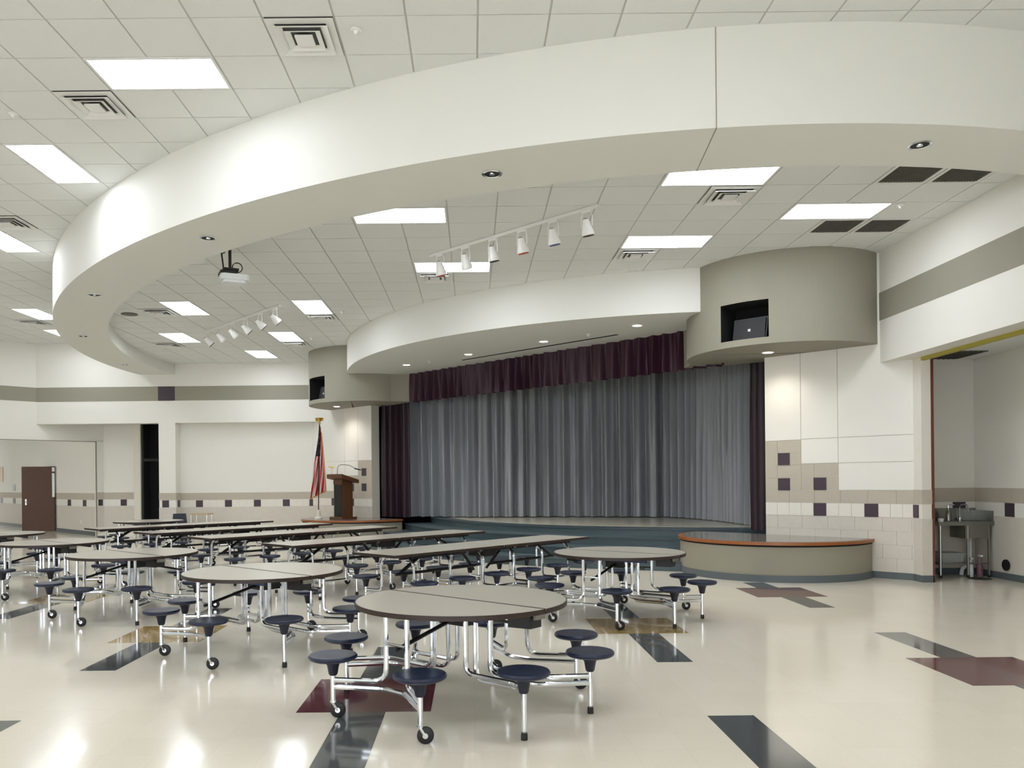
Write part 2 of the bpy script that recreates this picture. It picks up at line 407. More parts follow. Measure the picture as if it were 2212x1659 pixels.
# ---- back wall (upper) with header, column, recess
wb = struct(MB().box(-12.5, -4.2, YB, YB + 0.35, HB, HO + 0.05).build('wall_back', 'wall_white'), 'white upper back wall with tan band')
MB().box(-12.5, -4.25, YB - 0.006, YB + 0.02, B0 - 0.005, B1 - 0.02).build('painted_band', 'wall_tan', wb)
MB().box(-9.0, -8.52, YB - 0.012, YB + 0.02, B0 - 0.005, B1 - 0.02).build('accent_tile', 'accent_plum', wb)
col = struct(MB().box(-9.0, -8.52, YB, YB + 0.5, 0, HB).build('wall_back_column', 'wall_white'), 'white square column below the dark accent panel')
for z0, z1, mt in ((1.10, 1.30, 'block_tan_dark'), (0.1, 0.885, 'block_tan')):
    MB().box(-9.006, -8.514, YB - 0.006, YB + 0.4, z0, z1).build('block_course', mt, col)
MB().box(-8.91, -8.72, YB - 0.012, YB + 0.02, 0.89, 1.09).build('accent_tile', 'accent_plum', col)
MB().box(-8.53, -8.508, YB + 0.12, YB + 0.3, 0.89, 1.09).build('accent_tile', 'accent_plum', col)
YR = YB + 0.35
wrc = struct(MB().box(-8.6, -4.5, YR, YR + 0.2, 0, HB + 0.1).build('wall_back_recess', 'wall_white'), 'cream recessed back wall between the column and the stage')
MB().box(-8.52, -4.65, YR - 0.006, YR + 0.02, 1.085, 1.29).build('block_course', 'block_tan_dark', wrc)
MB().box(-8.52, -4.65, YR - 0.006, YR + 0.02, 0.1, 0.87).build('block_course', 'block_tan', wrc)
MB().box(-8.52, -4.65, YR - 0.014, YR + 0.02, 0.0, 0.1).build('rubber_base', 'base_grey', wrc)
x = -8.51
dark = (-7.965, -7.122, -6.278, -5.435, -4.66)
for xd in dark: MB().box(xd - 0.1, xd + 0.1, YR - 0.012, YR + 0.02, 0.88, 1.075).build('accent_tile', 'accent_plum', wrc)
edges = [-8.52] + [e for xd in dark for e in (xd - 0.1, xd + 0.1)]
for a, b in zip(edges[::2], edges[1::2]):
    n = max(1, round((b - a) / 0.21)); st = (b - a) / n
    for k in range(n): MB().box(a + k * st + 0.003, a + (k + 1) * st - 0.003, YR - 0.008, YR + 0.02, 0.874, 1.081).build('wall_tile', 'block_white', wrc)

# ---- far left corner: corridor, doorway and angled walls
YF = 24.1
wf = struct(MB().box(-11.19, -10.0, YF, YF + 0.15, 0, HB + 0.6).build('wall_corridor', 'wall_white'), 'cream wall set back under the header')
for z0, z1, mt in ((1.11, 1.32, 'block_tan_dark'), (0.1, 0.91, 'block_tan')):
    MB().box(-11.19, -9.99, YF - 0.006, YF + 0.02, z0, z1).build('block_course', mt, wf)
MB().box(-10.68, -10.5, YF - 0.012, YF + 0.02, 0.915, 1.105).build('accent_tile', 'accent_plum', wf)
m = MB(); m.prism([(-10.27, 24.08), (-9.99, 23.9), (-9.93, 24.2), (-10.2, 24.3)], 0, HB + 0.3)
wj = struct(m.build('wall_corridor_jamb', 'block_white'), 'pale angled jamb beside the dark doorway')
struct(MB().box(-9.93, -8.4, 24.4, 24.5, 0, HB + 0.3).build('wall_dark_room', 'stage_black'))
m = MB(); m.box(-10.0, -9.92, 23.95, 24.5, 0, HB + 0.3); m.box(-9.92, -8.9, 23.97, 24.01, 2.25, 2.33); dk = m.build('door_frame_dark', 'vent_dark'); struct(dk, 'dark green metal frame of the doorway beside the column'); dk.name = 'door_1'
struct(MB().box(-12.6, -8.4, YB + 0.35, 24.6, HB + 0.3, HB + 0.36).build('ceiling_corridor', 'ceiling_tile'))
struct(MB().box(-8.95, -8.6, YB + 0.5, 24.5, 0, HB + 0.3).build('wall_column_side', 'stage_black'))
# angled wall A (left is nearer) : line Y - X = 35.3
def PA(t): return (-12.5 + t, 22.8 + t)
def abox(mm, t0, t1, d0, d1, z0, z1):      # d = depth behind the face
    k = 1 / S2
    return mm.prism([(PA(t0)[0] - d0 * k, PA(t0)[1] + d0 * k), (PA(t1)[0] - d0 * k, PA(t1)[1] + d0 * k), (PA(t1)[0] - d1 * k, PA(t1)[1] + d1 * k), (PA(t0)[0] - d1 * k, PA(t0)[1] + d1 * k)], z0, z1)
m = MB(); abox(m, -5.5, 0.0, 0, 0.15, 2.86, HO + 0.05); abox(m, 0.0, 1.31, 0, 0.15, 2.86, HB + 0.3); abox(m, 1.16, 1.31, 0, 0.15, 0, 2.9); abox(m, -5.5, -3.2, 0, 0.15, 0, 2.9)
wl = m.build('wall_left', 'wall_white'); struct(wl, 'angled white wall at the far left with a wide framed opening')
m = MB(); abox(m, -5.5, 0.0, -0.006, 0.02, B0, B1 - 0.02); m.build('painted_band', 'wall_tan', wl)
m = MB(); abox(m, -3.2, 1.16, -0.012, 0.03, 2.845, 2.865); abox(m, 1.145, 1.165, -0.012, 0.03, 0, 2.865); m.build('opening_frame', 'seam', wl)
for z0, z1, mt in ((1.11, 1.33, 'block_tan_dark'), (0.1, 0.92, 'block_tan')):
    m = MB(); abox(m, 1.16, 1.31, -0.006, 0.02, z0, z1); m.build('block_course', mt, wl)
m = MB(); abox(m, 1.19, 1.28, -0.012, 0.02, 0.925, 1.11); m.build('accent_tile', 'accent_plum', wl)
# corridor wall B (right is nearer) : X + Y = 12.75, with the door
def PBx(x): return (x, 12.75 - x)
def bbox_(mm, x0, x1, d0, d1, z0, z1):
    k = 1 / S2
    return mm.prism([(x0 + d0 * k, 12.75 - x0 + d0 * k), (x1 + d0 * k, 12.75 - x1 + d0 * k), (x1 + d1 * k, 12.75 - x1 + d1 * k), (x0 + d1 * k, 12.75 - x0 + d1 * k)], z0, z1)
m = MB(); bbox_(m, -21, -11.35, 0, 0.15, 0, 3.4)
wcb = struct(m.build('wall_corridor_far', 'wall_white'), 'grey lit corridor wall behind the framed opening')
for z0, z1, mt in ((1.09, 1.30, 'block_tan_dark'), (0.1, 0.88, 'block_tan')):
    m = MB(); bbox_(m, -21, -11.37, -0.006, 0.02, z0, z1); m.build('block_course', mt, wcb)
m = MB(); bbox_(m, -21, -11.37, -0.014, 0.02, 0, 0.12); m.build('rubber_base', 'base_grey', wcb)
for x in (-12.18, -13.15, -17.4, -18.6):
    m = MB(); bbox_(m, x - 0.1, x + 0.1, -0.012, 0.02, 0.885, 1.085); m.build('accent_tile', 'accent_plum', wcb)
m = MB(); bbox_(m, -12.42, -12.36, -0.012, 0.02, 0.33, 0.45); m.build('outlet_plate', 'steel_white', wcb)
m = MB(); bbox_(m, -17.5, -17.3, -0.015, 0.02, 1.35, 1.6); m.build('wall_plate', 'plastic_grey', wcb)
m = MB(); bbox_(m, -19.2, -18.4, -0.02, 0.02, 1.7, 2.3); m.build('notice_board', 'table_oak', wcb)
m = MB(); m.prism([(-11.25, 24.2), (-17.6, 17.85), (-22, 17.85), (-22, 34), (-20, 34)], 3.4, 3.5); struct(m.build('ceiling_corridor_far', 'ceiling_tile'))
struct(MB().box(-22, -21.8, 15, 34, 0, 3.5).build('wall_corridor_end', 'wall_white'))
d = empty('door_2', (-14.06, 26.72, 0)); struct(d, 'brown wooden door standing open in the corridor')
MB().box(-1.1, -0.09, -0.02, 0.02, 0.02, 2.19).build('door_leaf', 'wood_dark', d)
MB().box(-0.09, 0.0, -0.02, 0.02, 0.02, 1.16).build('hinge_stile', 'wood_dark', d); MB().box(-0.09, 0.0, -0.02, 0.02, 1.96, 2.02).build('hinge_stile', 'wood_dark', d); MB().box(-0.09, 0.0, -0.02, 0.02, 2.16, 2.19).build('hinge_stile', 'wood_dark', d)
MB().box(-0.085, -0.005, -0.008, 0.008, 1.16, 1.96).build('lit_gap_strip', 'plastic_white', d); MB().box(-0.085, -0.005, -0.008, 0.008, 2.02, 2.16).build('lit_gap_strip', 'plastic_white', d)  # opaque white strips stand in for light showing through at the hinge side
m = MB(); m.box(-0.98, -0.93, -0.035, -0.02, 0.9, 1.1); m.tube([(-0.955, -0.03, 1.0), (-0.955, -0.07, 1.0), (-0.83, -0.075, 1.0)], 0.012, 6); m.build('lever_handle', 'stainless', d)

# ---- unseen parts of the hall: left and rear walls, rear windows added to let daylight in
struct(MB().box(-17.2, -17.0, -7, 18.5, 0, HO).build('wall_left_side', 'wall_white'), 'white side wall of the hall beside the camera')
m = MB(); m.box(-18, 6.5, -7.2, -7.0, 3.4, HO); m.box(-18, 6.5, -7.2, -7.0, 0, 0.8)
for x0, x1 in ((-18, -15), (-11.5, -10), (-6.5, -5), (-1.5, 0), (3.5, 6.5)): m.box(x0, x1, -7.2, -7.0, 0.8, 3.4)
struct(m.build('wall_front', 'wall_white'), 'white unseen rear wall of the hall with openings added for daylight')
for k, x0 in enumerate((-15, -10, -5, 0)):
    m = MB(); m.box(x0, x0 + 3.5, -7.15, -7.05, 0.8, 0.86); m.box(x0, x0 + 3.5, -7.15, -7.05, 3.34, 3.4)
    for q in (0, 1.72, 3.44): m.box(x0 + q, x0 + q + 0.06, -7.15, -7.05, 0.86, 3.34)
    struct(m.build('added_window_%d' % (k + 1), 'steel_white'))

# ================================================================== STAGE WALL
UL, UR = -5.2, 5.64
wsr = MB(); swbox(wsr, UR, 7.95, -0.25, 0, 0, HI + 0.05); wsr = wsr.build('wall_stage_right', 'grout'); struct(wsr, 'diagonal wall of white panels and tan blocks right of the stage')
wsl = MB(); swbox(wsl, -8.0, UL, -0.25, 0, 0, HI + 0.05); wsl = wsl.build('wall_stage_left', 'grout'); struct(wsl, 'diagonal wall of white panels and tan blocks left of the stage')
m = MB(); swbox(m, UL, UR, -0.25, 0.0, 4.32, HI + 0.05); struct(m.build('wall_stage_header', 'plaster'))
def panel(par, u0, u1, z0, z1, mt, name='wall_panel', pr=0.012, g=0.004):
    m = MB(); swbox(m, u0 + g, u1 - g, -0.02, pr, z0 + g, z1 - g); return m.build(name, mt, par)
def course(par, u0, u1, z0, z1, mt, ln=0.41, off=0.0, name='block', skip=()):
    u = u0 - off
    while u < u1 - 0.01:
        a, b = max(u, u0), min(u + ln, u1)
        if b - a > 0.03 and not any(a < s < b for s in skip): panel(par, a, b, z0, z1, mt, name, 0.010, 0.0015)
        u += ln
# right side
c1, c2, c3, c4 = UR, 6.25, 6.84, 7.95
panel(wsr, c1, c2, 2.18, HI, 'wall_white'); panel(wsr, c2, c3, 2.19, HI, 'wall_white'); panel(wsr, c3, c4, 2.19, HI, 'wall_white')
panel(wsr, c2, c3, 1.785, 2.19, 'wall_white'); panel(wsr, c3, c4, 1.785, 2.19, 'wall_white'); panel(wsr, c3, c4, 1.35, 1.785, 'wall_white')
for k in range(4): course(wsr, c1, c2, 1.35 + k * 0.2075, 1.35 + (k + 1) * 0.2075, 'block_tan_dark', off=0.2 * (k % 2))
for k in range(2): course(wsr, c2, c3, 1.35 + k * 0.2175, 1.35 + (k + 1) * 0.2175, 'block_tan_dark', off=0.2 * (k % 2))
course(wsr, c1, c4, 1.145, 1.35, 'block_tan_dark')
sqR = (6.545, 7.33)
ue = [c1] + [e for s in sqR for e in (s - 0.1, s + 0.1)] + [c4]
for a, b in zip(ue[::2], ue[1::2]):
    n = max(1, round((b - a) / 0.2))
    for k in range(n): panel(wsr, a + (b - a) * k / n, a + (b - a) * (k + 1) / n, 0.935, 1.145, 'block_white', 'wall_tile', 0.012, 0.002)
for k in range(4): course(wsr, c1, c4, 0.1 + k * 0.2085, 0.1 + (k + 1) * 0.2085, 'block_tan', off=0.2 * (k % 2))
for u, z in ((5.96, 1.87), (5.96, 1.45), (6.55, 1.455), (6.545, 1.04), (7.33, 1.04)): panel(wsr, u - 0.1, u + 0.1, z - 0.1, z + 0.1, 'accent_plum', 'accent_tile', 0.018, 0.0)
panel(wsr, c1, c4, 0, 0.1, 'base_grey', 'rubber_base', 0.02, 0)
# left side
d1, d2, d3 = UL, -5.8, -6.4
panel(wsl, d2, d1, 2.14, HI, 'wall_white'); panel(wsl, d3, d2, 2.14, HI, 'wall_white'); panel(wsl, -8.0, d3, 2.14, HI, 'wall_white')
panel(wsl, d3, d2, 1.74, 2.14, 'wall_white'); panel(wsl, -8.0, d3, 1.74, 2.14, 'wall_white'); panel(wsl, -8.0, d3, 1.31, 1.74, 'wall_white')
for k in range(4): course(wsl, d2, d1, 1.31 + k * 0.2075, 1.31 + (k + 1) * 0.2075, 'block_tan_dark', off=0.2 * (k % 2))
for k in range(2): course(wsl, d3, d2, 1.31 + k * 0.215, 1.31 + (k + 1) * 0.215, 'block_tan_dark', off=0.2 * (k % 2))
course(wsl, -8.0, d1, 1.11, 1.31, 'block_tan_dark')
sqL = (-6.95, -6.1)
ue = [-8.0] + [e for s in sqL for e in (s - 0.1, s + 0.1)] + [d1]
for a, b in zip(ue[::2], ue[1::2]):
    n = max(1, round((b - a) / 0.2))
    for k in range(n): panel(wsl, a + (b - a) * k / n, a + (b - a) * (k + 1) / n, 0.9, 1.11, 'block_white', 'wall_tile', 0.012, 0.002)
for k in range(4): course(wsl, -8.0, d1, 0.1 + k * 0.2, 0.1 + (k + 1) * 0.2, 'block_tan', off=0.2 * (k % 2))
for u, z in ((-5.54, 1.83), (-5.54, 1.42), (-6.1, 1.41), (-6.1, 1.01), (-6.95, 1.01)): panel(wsl, u - 0.1, u + 0.1, z - 0.1, z + 0.1, 'accent_plum', 'accent_tile', 0.018, 0.0)

# ---- curved bulkhead over the stage (fascia + soffit)
FC = (0.3, -5.2); FR = 8.07; FZ = 4.285
def arc_pts(c, r, a0, a1, n): return [(c[0] + r * math.cos(R(a0 + (a1 - a0) * k / n)), c[1] + r * math.sin(R(a0 + (a1 - a0) * k / n))) for k in range(n + 1)]
m = MB(); pl = arc_pts(FC, FR, 133, 49, 48)
m.prism([SW(*p) for p in pl] + [SW(6.0, -0.1), SW(-5.6, -0.1)], FZ, HI + 0.04)
bulk = m.build('wall_stage_bulkhead', 'plaster', smooth=True); struct(bulk, 'curved white bulkhead above the stage opening')
m = MB(); swbox(m, -1.14, 3.05, 0.53, 0.60, FZ - 0.004, FZ + 0.01); m.build('curtain_slot', 'stage_black', bulk)

# ---- tan speaker drums
def drum(name, label, cu, sgn, n0, n1, end_u):
    c = (cu, -0.1); r = 1.55
    # polyline in the stage frame from the outer wall side round to the stage side
    pts = []
    for k in range(61):
        a = -25 + (165 + 25) * k / 60
        a = a if sgn > 0 else 180 - a
        pts.append((a, (c[0] + r * math.cos(R(a)), c[1] + r * math.sin(R(a)))))
    z0, z1, nz0, nz1 = 3.60, HI + 0.03, 3.70, 4.275
    m = MB(); niche = []
    for (a0, p0), (a1, p1) in zip(pts, pts[1:]):
        x0, x1 = SW(*p0), SW(*p1); mid = (a0 + a1) / 2
        def quad(za, zb): m.add([(x0[0], x0[1], za), (x1[0], x1[1], za), (x1[0], x1[1], zb), (x0[0], x0[1], zb)], [(0, 1, 2, 3)])
        if n0 < mid < n1: quad(z0, nz0); quad(nz1, z1); niche += [p0, p1]
        else: quad(z0, z1)
    low = [p for _, p in pts]
    e = low[-1]
    # concave flare running back to the stage opening
    fl = [(e[0], e[1])]
    for k in range(1, 9):
        t = k / 8; fl.append((e[0] + (end_u - e[0]) * t, e[1] * (1 - t) ** 2 - 0.12 * t))
    for p0, p1 in zip(fl, fl[1:]):
        x0, x1 = SW(*p0), SW(*p1); m.add([(x0[0], x0[1], z0), (x1[0], x1[1], z0), (x1[0], x1[1], z1), (x0[0], x0[1], z1)], [(0, 1, 2, 3)])
    bp = [SW(*p) for p in low + fl[1:]] + [SW(end_u, -0.2), SW(cu + sgn * 1.5, -0.75)]
    m.add([(x, y, z0) for x, y in bp], [tuple(range(len(bp)))])
    o = m.build(name, 'wall_tan', smooth=True); struct(o, label)
    # niche box
    na, nb = niche[0], niche[-1]; dep = 0.55
    cx_, cy_ = (na[0] + nb[0]) / 2, (na[1] + nb[1]) / 2
    dx, dy = c[0] - cx_, c[1] - cy_; L = math.hypot(dx, dy); dx, dy = dx / L * dep, dy / L * dep
    A, B = SW(*na), SW(*nb); Cc, D = SW(nb[0] + dx, nb[1] + dy), SW(na[0] + dx, na[1] + dy)
    v = [(q[0], q[1], z) for z in (nz0, nz1) for q in (A, B, Cc, D)]
    m = MB(); m.add(v, [(0, 1, 2, 3), (7, 6, 5, 4), (1, 2, 6, 5), (2, 3, 7, 6), (3, 0, 4, 7)]); m.build('niche', 'stage_black', o)
    return ((A[0] + B[0]) / 2, (A[1] + B[1]) / 2), ((Cc[0] + D[0]) / 2, (Cc[1] + D[1]) / 2)
nr = drum('wall_drum_right', 'tan curved speaker enclosure right of the stage', 5.9, 1, 74, 102, 3.95)
nl = drum('wall_drum_left', 'tan curved speaker enclosure left of the stage', -5.5, -1, 82, 113, -3.6)
for (f, b), lab, rz in ((nr, 'black loudspeaker inside the niche of the right tan drum', 0), (nl, 'black loudspeaker inside the niche of the left tan drum', 0)):
    t = Vector((f[0] - b[0], f[1] - b[1])); ang = math.atan2(t.y, t.x) + PI / 2
    sp = empty('loudspeaker', ((f[0] + b[0]) / 2, (f[1] + b[1]) / 2, 3.71), ang); tag(sp, lab, 'loudspeaker', 'loudspeakers in the stage drums')
    m = MB(); m.add([(-0.27, -0.1, 0), (0.27, -0.1, 0), (0.24, 0.2, 0), (-0.24, 0.2, 0), (-0.27, -0.02, 0.36), (0.27, -0.02, 0.36), (0.24, 0.2, 0.38), (-0.24, 0.2, 0.38)],
                    [(3, 2, 1, 0), (4, 5, 6, 7), (0, 1, 5, 4), (1, 2, 6, 5), (2, 3, 7, 6), (3, 0, 4, 7)]); m.build('cabinet', 'black_metal', sp)
    m = MB(); m.add([(-0.25, -0.105, 0.02), (0.25, -0.105, 0.02), (0.25, -0.04, 0.34), (-0.25, -0.04, 0.34), (-0.25, -0.115, 0.02), (0.25, -0.115, 0.02), (0.25, -0.05, 0.34), (-0.25, -0.05, 0.34)],
                    [(4, 5, 6, 7), (0, 1, 5, 4), (1, 2, 6, 5), (2, 3, 7, 6), (3, 0, 4, 7)]); m.build('front_grille', 'rubber', sp)
    MB().box(-0.02, 0.02, -0.10, -0.085, 0.14, 0.18).build('badge', 'steel_white', sp)

# ---- stage floor, steps, platforms
SZ = 0.60; SC = (0.2, -7.16)
m = MB(); pl = arc_pts(SC, 7.40, 132, 48, 30); m.prism([SW(*p) for p in pl] + [SW(UR + 0.9, -7), SW(UL - 0.9, -7)], 0, SZ)
st = m.build('floor_stage', 'step_teal'); struct(st, 'glossy beige stage floor with dark edge')
m = MB(); pl = arc_pts(SC, 7.0, 132, 48, 30); m.prism([SW(*p) for p in pl] + [SW(UR + 0.9, -6.9), SW(UL - 0.9, -6.9)], SZ - 0.01, SZ + 0.004); m.build('floor_surface', 'stage_floor', st)
for k, (rr, z) in enumerate(((9.46, 0.15), (8.80, 0.30), (8.10, 0.45))):
    m = MB(); a = math.degrees(math.acos(5.0 / rr)); pl = arc_pts(SC, rr, 180 - a, a, 40); inn = arc_pts(SC, (8.80, 8.10, 7.40)[k] + 0.002, a, 180 - a, 40)
    m.prism([SW(*p) for p in pl] + [SW(*p) for p in inn], 0, z)
    o = m.build('stage_step', 'step_teal'); tag(o, ('lowest', 'middle', 'upper')[k] + ' curved grey step in front of the stage', 'step', 'curved steps up to the stage')
    m = MB(); o1 = arc_pts(SC, rr + 0.012, 180 - a, a, 40); i1 = arc_pts(SC, rr - 0.05, a, 180 - a, 40)
    m.prism([SW(*p) for p in o1] + [SW(*p) for p in i1], z - 0.03, z + 0.004); m.build('nosing', 'step_edge', o)
m = MB(); o1 = arc_pts(SC, 7.415, 126, 54, 40); i1 = arc_pts(SC, 7.2, 54, 126, 40); m.prism([SW(*p) for p in o1] + [SW(*p) for p in i1], SZ - 0.035, SZ + 0.004); m.build('nosing', 'step_edge', st)
def platform(cu, lab):
    c = (cu, 0.2); e = empty('side_platform', (*SW(cu, 0.2), 0)); struct(e, lab)
    ox, oy = SW(cu, 0.2)
    def pol(r): return [(SW(*p)[0] - ox, SW(*p)[1] - oy) for p in arc_pts(c, r, -9, 189, 48)]
    m = MB(); m.prism(pol(1.50), 0, 0.53); m.build('curved_front', 'wall_tan', e, smooth=True)
    m = MB(); m.prism(pol(1.515), 0, 0.105); m.build('rubber_base', 'base_grey', e, smooth=True)
    m = MB(); m.prism(pol(1.505), 0.525, 0.555); m.build('shadow_gap', 'stage_black', e, smooth=True)
    m = MB(); m.prism(pol(1.535), 0.553, 0.598); m.build('wood_nosing', 'wood_edge', e, smooth=True)
    m = MB(); m.prism(pol(1.46), 0.58, SZ + 0.002); m.build('top', 'platform_top', e, smooth=True)
platform(5.85, 'rounded tan platform with wood edge right of the stage'); platform(-5.5, 'rounded tan platform with wood edge left of the stage')
# unseen dark box behind the curtain, added to stop light leaks
m = MB(); swbox(m, UL - 0.9, UL - 0.8, -7, -0.25, 0, HI + 0.3); swbox(m, UR + 0.8, UR + 0.9, -7, -0.25, 0, HI + 0.3); swbox(m, UL - 0.9, UR + 0.9, -7.1, -7, 0, HI + 0.3); swbox(m, UL - 0.9, UR + 0.9, -7, -0.25, HI + 0.2, HI + 0.3)
struct(m.build('wall_light_block', 'stage_black'))

# ---- curtains
def catmull(P, n=40):
    out = []
    for i in range(len(P) - 1):
        p0, p1, p2, p3 = P[max(0, i - 1)], P[i], P[i + 1], P[min(len(P) - 1, i + 2)]
        for k in range(n):
            t = k / n
            out.append(tuple(0.5 * (2 * b + (c - a) * t + (2 * a - 5 * b + 4 * c - d_) * t * t + (-a + 3 * b - 3 * c + d_) * t ** 3) for a, b, c, d_ in zip(p0, p1, p2, p3)))
    out.append(P[-1]); return out
def drape(name, mt, path, z0, z1, lab, amp=0.07, wl=0.28, seed=1, rows=10, parent=None, step=0.018, flare=0.25, hem=0.0):
    rnd = random.Random(seed); P = catmull(path)
    L = [0.0]
    for a, b in zip(P, P[1:]): L.append(L[-1] + math.hypot(b[0] - a[0], b[1] - a[1]))
    n = int(L[-1] / step); pts = []; j = 0; ph = 0.0; cw = wl
    waves = []
    for i in range(n + 1):
        d = L[-1] * i / n
        while j < len(L) - 2 and L[j + 1] < d: j += 1
        t = (d - L[j]) / max(1e-6, L[j + 1] - L[j]); a, b = P[j], P[j + 1]
        tx, ty = b[0] - a[0], b[1] - a[1]; q = math.hypot(tx, ty) or 1
        pts.append((a[0] + tx * t, a[1] + ty * t, -ty / q, tx / q))
        if i % 6 == 0: cw = wl * rnd.uniform(0.7, 1.35)
        ph += 2 * PI * (L[-1] / n) / cw; waves.append((ph, rnd.uniform(0.7, 1.2)))
    m = MB(); v = []; f = []
    for r in range(rows + 1):
        zz = z0 + (z1 - z0) * r / rows; g = 1 + flare * (1 - r / rows)
        for i, (x, y, nx, ny) in enumerate(pts):
            ph, am = waves[i]
            o = amp * g * (math.sin(ph + 0.25 * math.sin(r * 0.5 + i * 0.01)) + 0.35 * math.sin(2.1 * ph + 1.3))
            X, Y = SW(x + nx * o, y + ny * o); v.append((X, Y, zz + hem * math.sin(ph * 0.5) * (1 if r == 0 else 0)))
    w = len(pts)
    for r in range(rows):
        for i in range(w - 1): f.append((r * w + i, r * w + i + 1, (r + 1) * w + i + 1, (r + 1) * w + i))
    m.add(v, f); o = m.build(name, mt, parent, smooth=True)
    tag(o, lab, 'curtain'); return o
drape('stage_curtain', 'curtain_grey', [(-5.4, -0.55), (-4.6, -0.85), (-2.6, -1.9), (-1.3, -2.95), (0.98, -4.2)], SZ + 0.02, 4.5, 'silver grey pleated stage curtain, half nearer the flag', seed=3, wl=0.36, amp=0.125)
drape('stage_curtain', 'curtain_grey', [(0.75, -4.45), (2.1, -4.0), (3.15, -3.25), (4.15, -2.4), (5.9, -0.95)], SZ + 0.02, 4.5, 'silver grey pleated stage curtain, half nearer the sink alcove', seed=5, wl=0.28, amp=0.105)
drape('leg_curtain', 'curtain_plum', [(UL + 0.05, -0.33), (-4.8, -0.40), (-4.25, -0.48)], SZ + 0.02, 4.5, 'dark maroon side curtain at the flag end of the stage', seed=8, amp=0.05)
drape('leg_curtain', 'curtain_plum', [(5.05, -0.75), (5.35, -0.5), (5.75, -0.33)], SZ + 0.02, 4.5, 'dark maroon side curtain behind the right tan drum', seed=9, amp=0.05)
drape('valance', 'valance_plum', [(-3.65, -0.06), (0, -0.06), (4.9, -0.06)], 3.56, 4.30, 'dark maroon pleated valance across the top of the stage', seed=11, amp=0.055, wl=0.30, rows=6, flare=0.5, hem=0.0)

# ================================================================== LIGHT FITTINGS
def troffer(x, y, a, b, H, lab, grp):
    e = empty('ceiling_light', (x, y, H)); tag(e, lab, 'light', grp)
    w, h = a * T, b * T
    m = MB(); m.box(0.01, w - 0.01, 0.01, 0.035, -0.014, 0.0); m.box(0.01, w - 0.01, h - 0.035, h - 0.01, -0.014, 0.0); m.box(0.01, 0.035, 0.035, h - 0.035, -0.014, 0.0); m.box(w - 0.035, w - 0.01, 0.035, h - 0.035, -0.014, 0.0)
    m.build('frame', 'steel_white', e)
    MB().box(0.035, w - 0.035, 0.035, h - 0.035, -0.010, -0.001).build('diffuser', 'light_panel', e)
il = ['bright panel light half hidden by the ring, left of the front track lights', 'bright panel light behind the front track lights', 'bright panel light beside the right tan drum, near the bulkhead',
      'bright panel light tucked against the ring, right of the front track', 'bright panel light between the two pairs of grey grilles', 'bright panel light left of the far track, nearer the projector',
      'bright panel light right of the far end of the rear track', 'bright panel light at the left end of the rear track lights', 'bright panel light in front of the left tan drum', 'bright panel light nearest the back wall inside the ring']
for (i, j, a, b), lab in zip(in_lights, il): troffer(INX + i * T, INY + j * T, a, b, HI, lab, 'panel lights inside the ring')
ol = ['largest bright panel light, upper left outside the ring', 'bright panel light outside the ring, below the square vent', 'bright panel light cut by the left picture edge', 'bright panel light partly behind the left end of the ring', 'small bright panel light peeking out behind the ring']
for (i, j, a, b), lab in zip(out_lights, ol): troffer(OUX + i * T, OUY + j * T, a, b, HO, lab, 'panel lights outside the ring')
for i, j, a, b in hid_lights: troffer(OUX + i * T, OUY + j * T, a, b, HO, 'unseen panel light added to the hall ceiling as fill', 'unseen fill panel lights')
def air_vent(x, y, H, lab, grp):
    e = empty('air_diffuser', (x + T / 2, y + T / 2, H)); tag(e, lab, 'vent', grp)
    h = T / 2 - 0.012
    MB().box(-h, h, -h, h, -0.004, 0.0).build('backing', 'vent_shadow', e)
    def sq(o_, zo, i_, zi, t=0.006):
        m = MB(); v = []
        for r, z in ((o_, zo), (i_, zi), (i_, zi + t), (o_, zo + t)):
            v += [(-r, -r, z), (r, -r, z), (r, r, z), (-r, r, z)]
        f = []
        for k in range(4):
            n = (k + 1) % 4
            for q in range(4):
                a, b = q * 4, ((q + 1) % 4) * 4; f.append((a + k, a + n, b + n, b + k))
        m.add(v, f); return m
    sq(h, -0.018, h - 0.075, -0.018).build('frame', 'steel_white', e)
    sq(h - 0.06, -0.05, h - 0.13, -0.02).build('vane', 'steel_white', e); sq(h - 0.14, -0.05, h - 0.19, -0.025).build('vane', 'steel_white', e)
    MB().box(-0.08, 0.08, -0.08, 0.08, -0.05, -0.03).build('centre_plate', 'steel_white', e)
vi = ['square louvred air vent below the panel light on the right of the ring', 'square louvred air vent close to the right tan drum', 'square louvred air vent behind the lowest front track lamp', 'square louvred air vent near the far left of the inner ceiling, closer to the projector',
      'square louvred air vent farthest left inside the ring', 'square louvred air vent behind the panel light near the bulkhead', 'square louvred air vent in front of the left tan drum']
for (i, j), lab in zip(in_vents, vi): air_vent(INX + i * T, INY + j * T, HI, lab, 'air vents inside the ring')
vo = ['large square louvred air vent at the top of the picture', 'square louvred air vent below the largest panel light', 'square louvred air vent at the left picture edge', 'thin sliver of air vent behind the left end of the ring']
for (i, j), lab in zip(out_vents, vo): air_vent(OUX + i * T, OUY + j * T, HO, lab, 'air vents outside the ring')
gl = ['grey return grille nearest the ring, left of the pair', 'grey return grille nearest the ring, beside the right wall', 'grey return grille nearest the right tan drum, left of the pair', 'grey return grille nearest the right tan drum, beside the right wall']
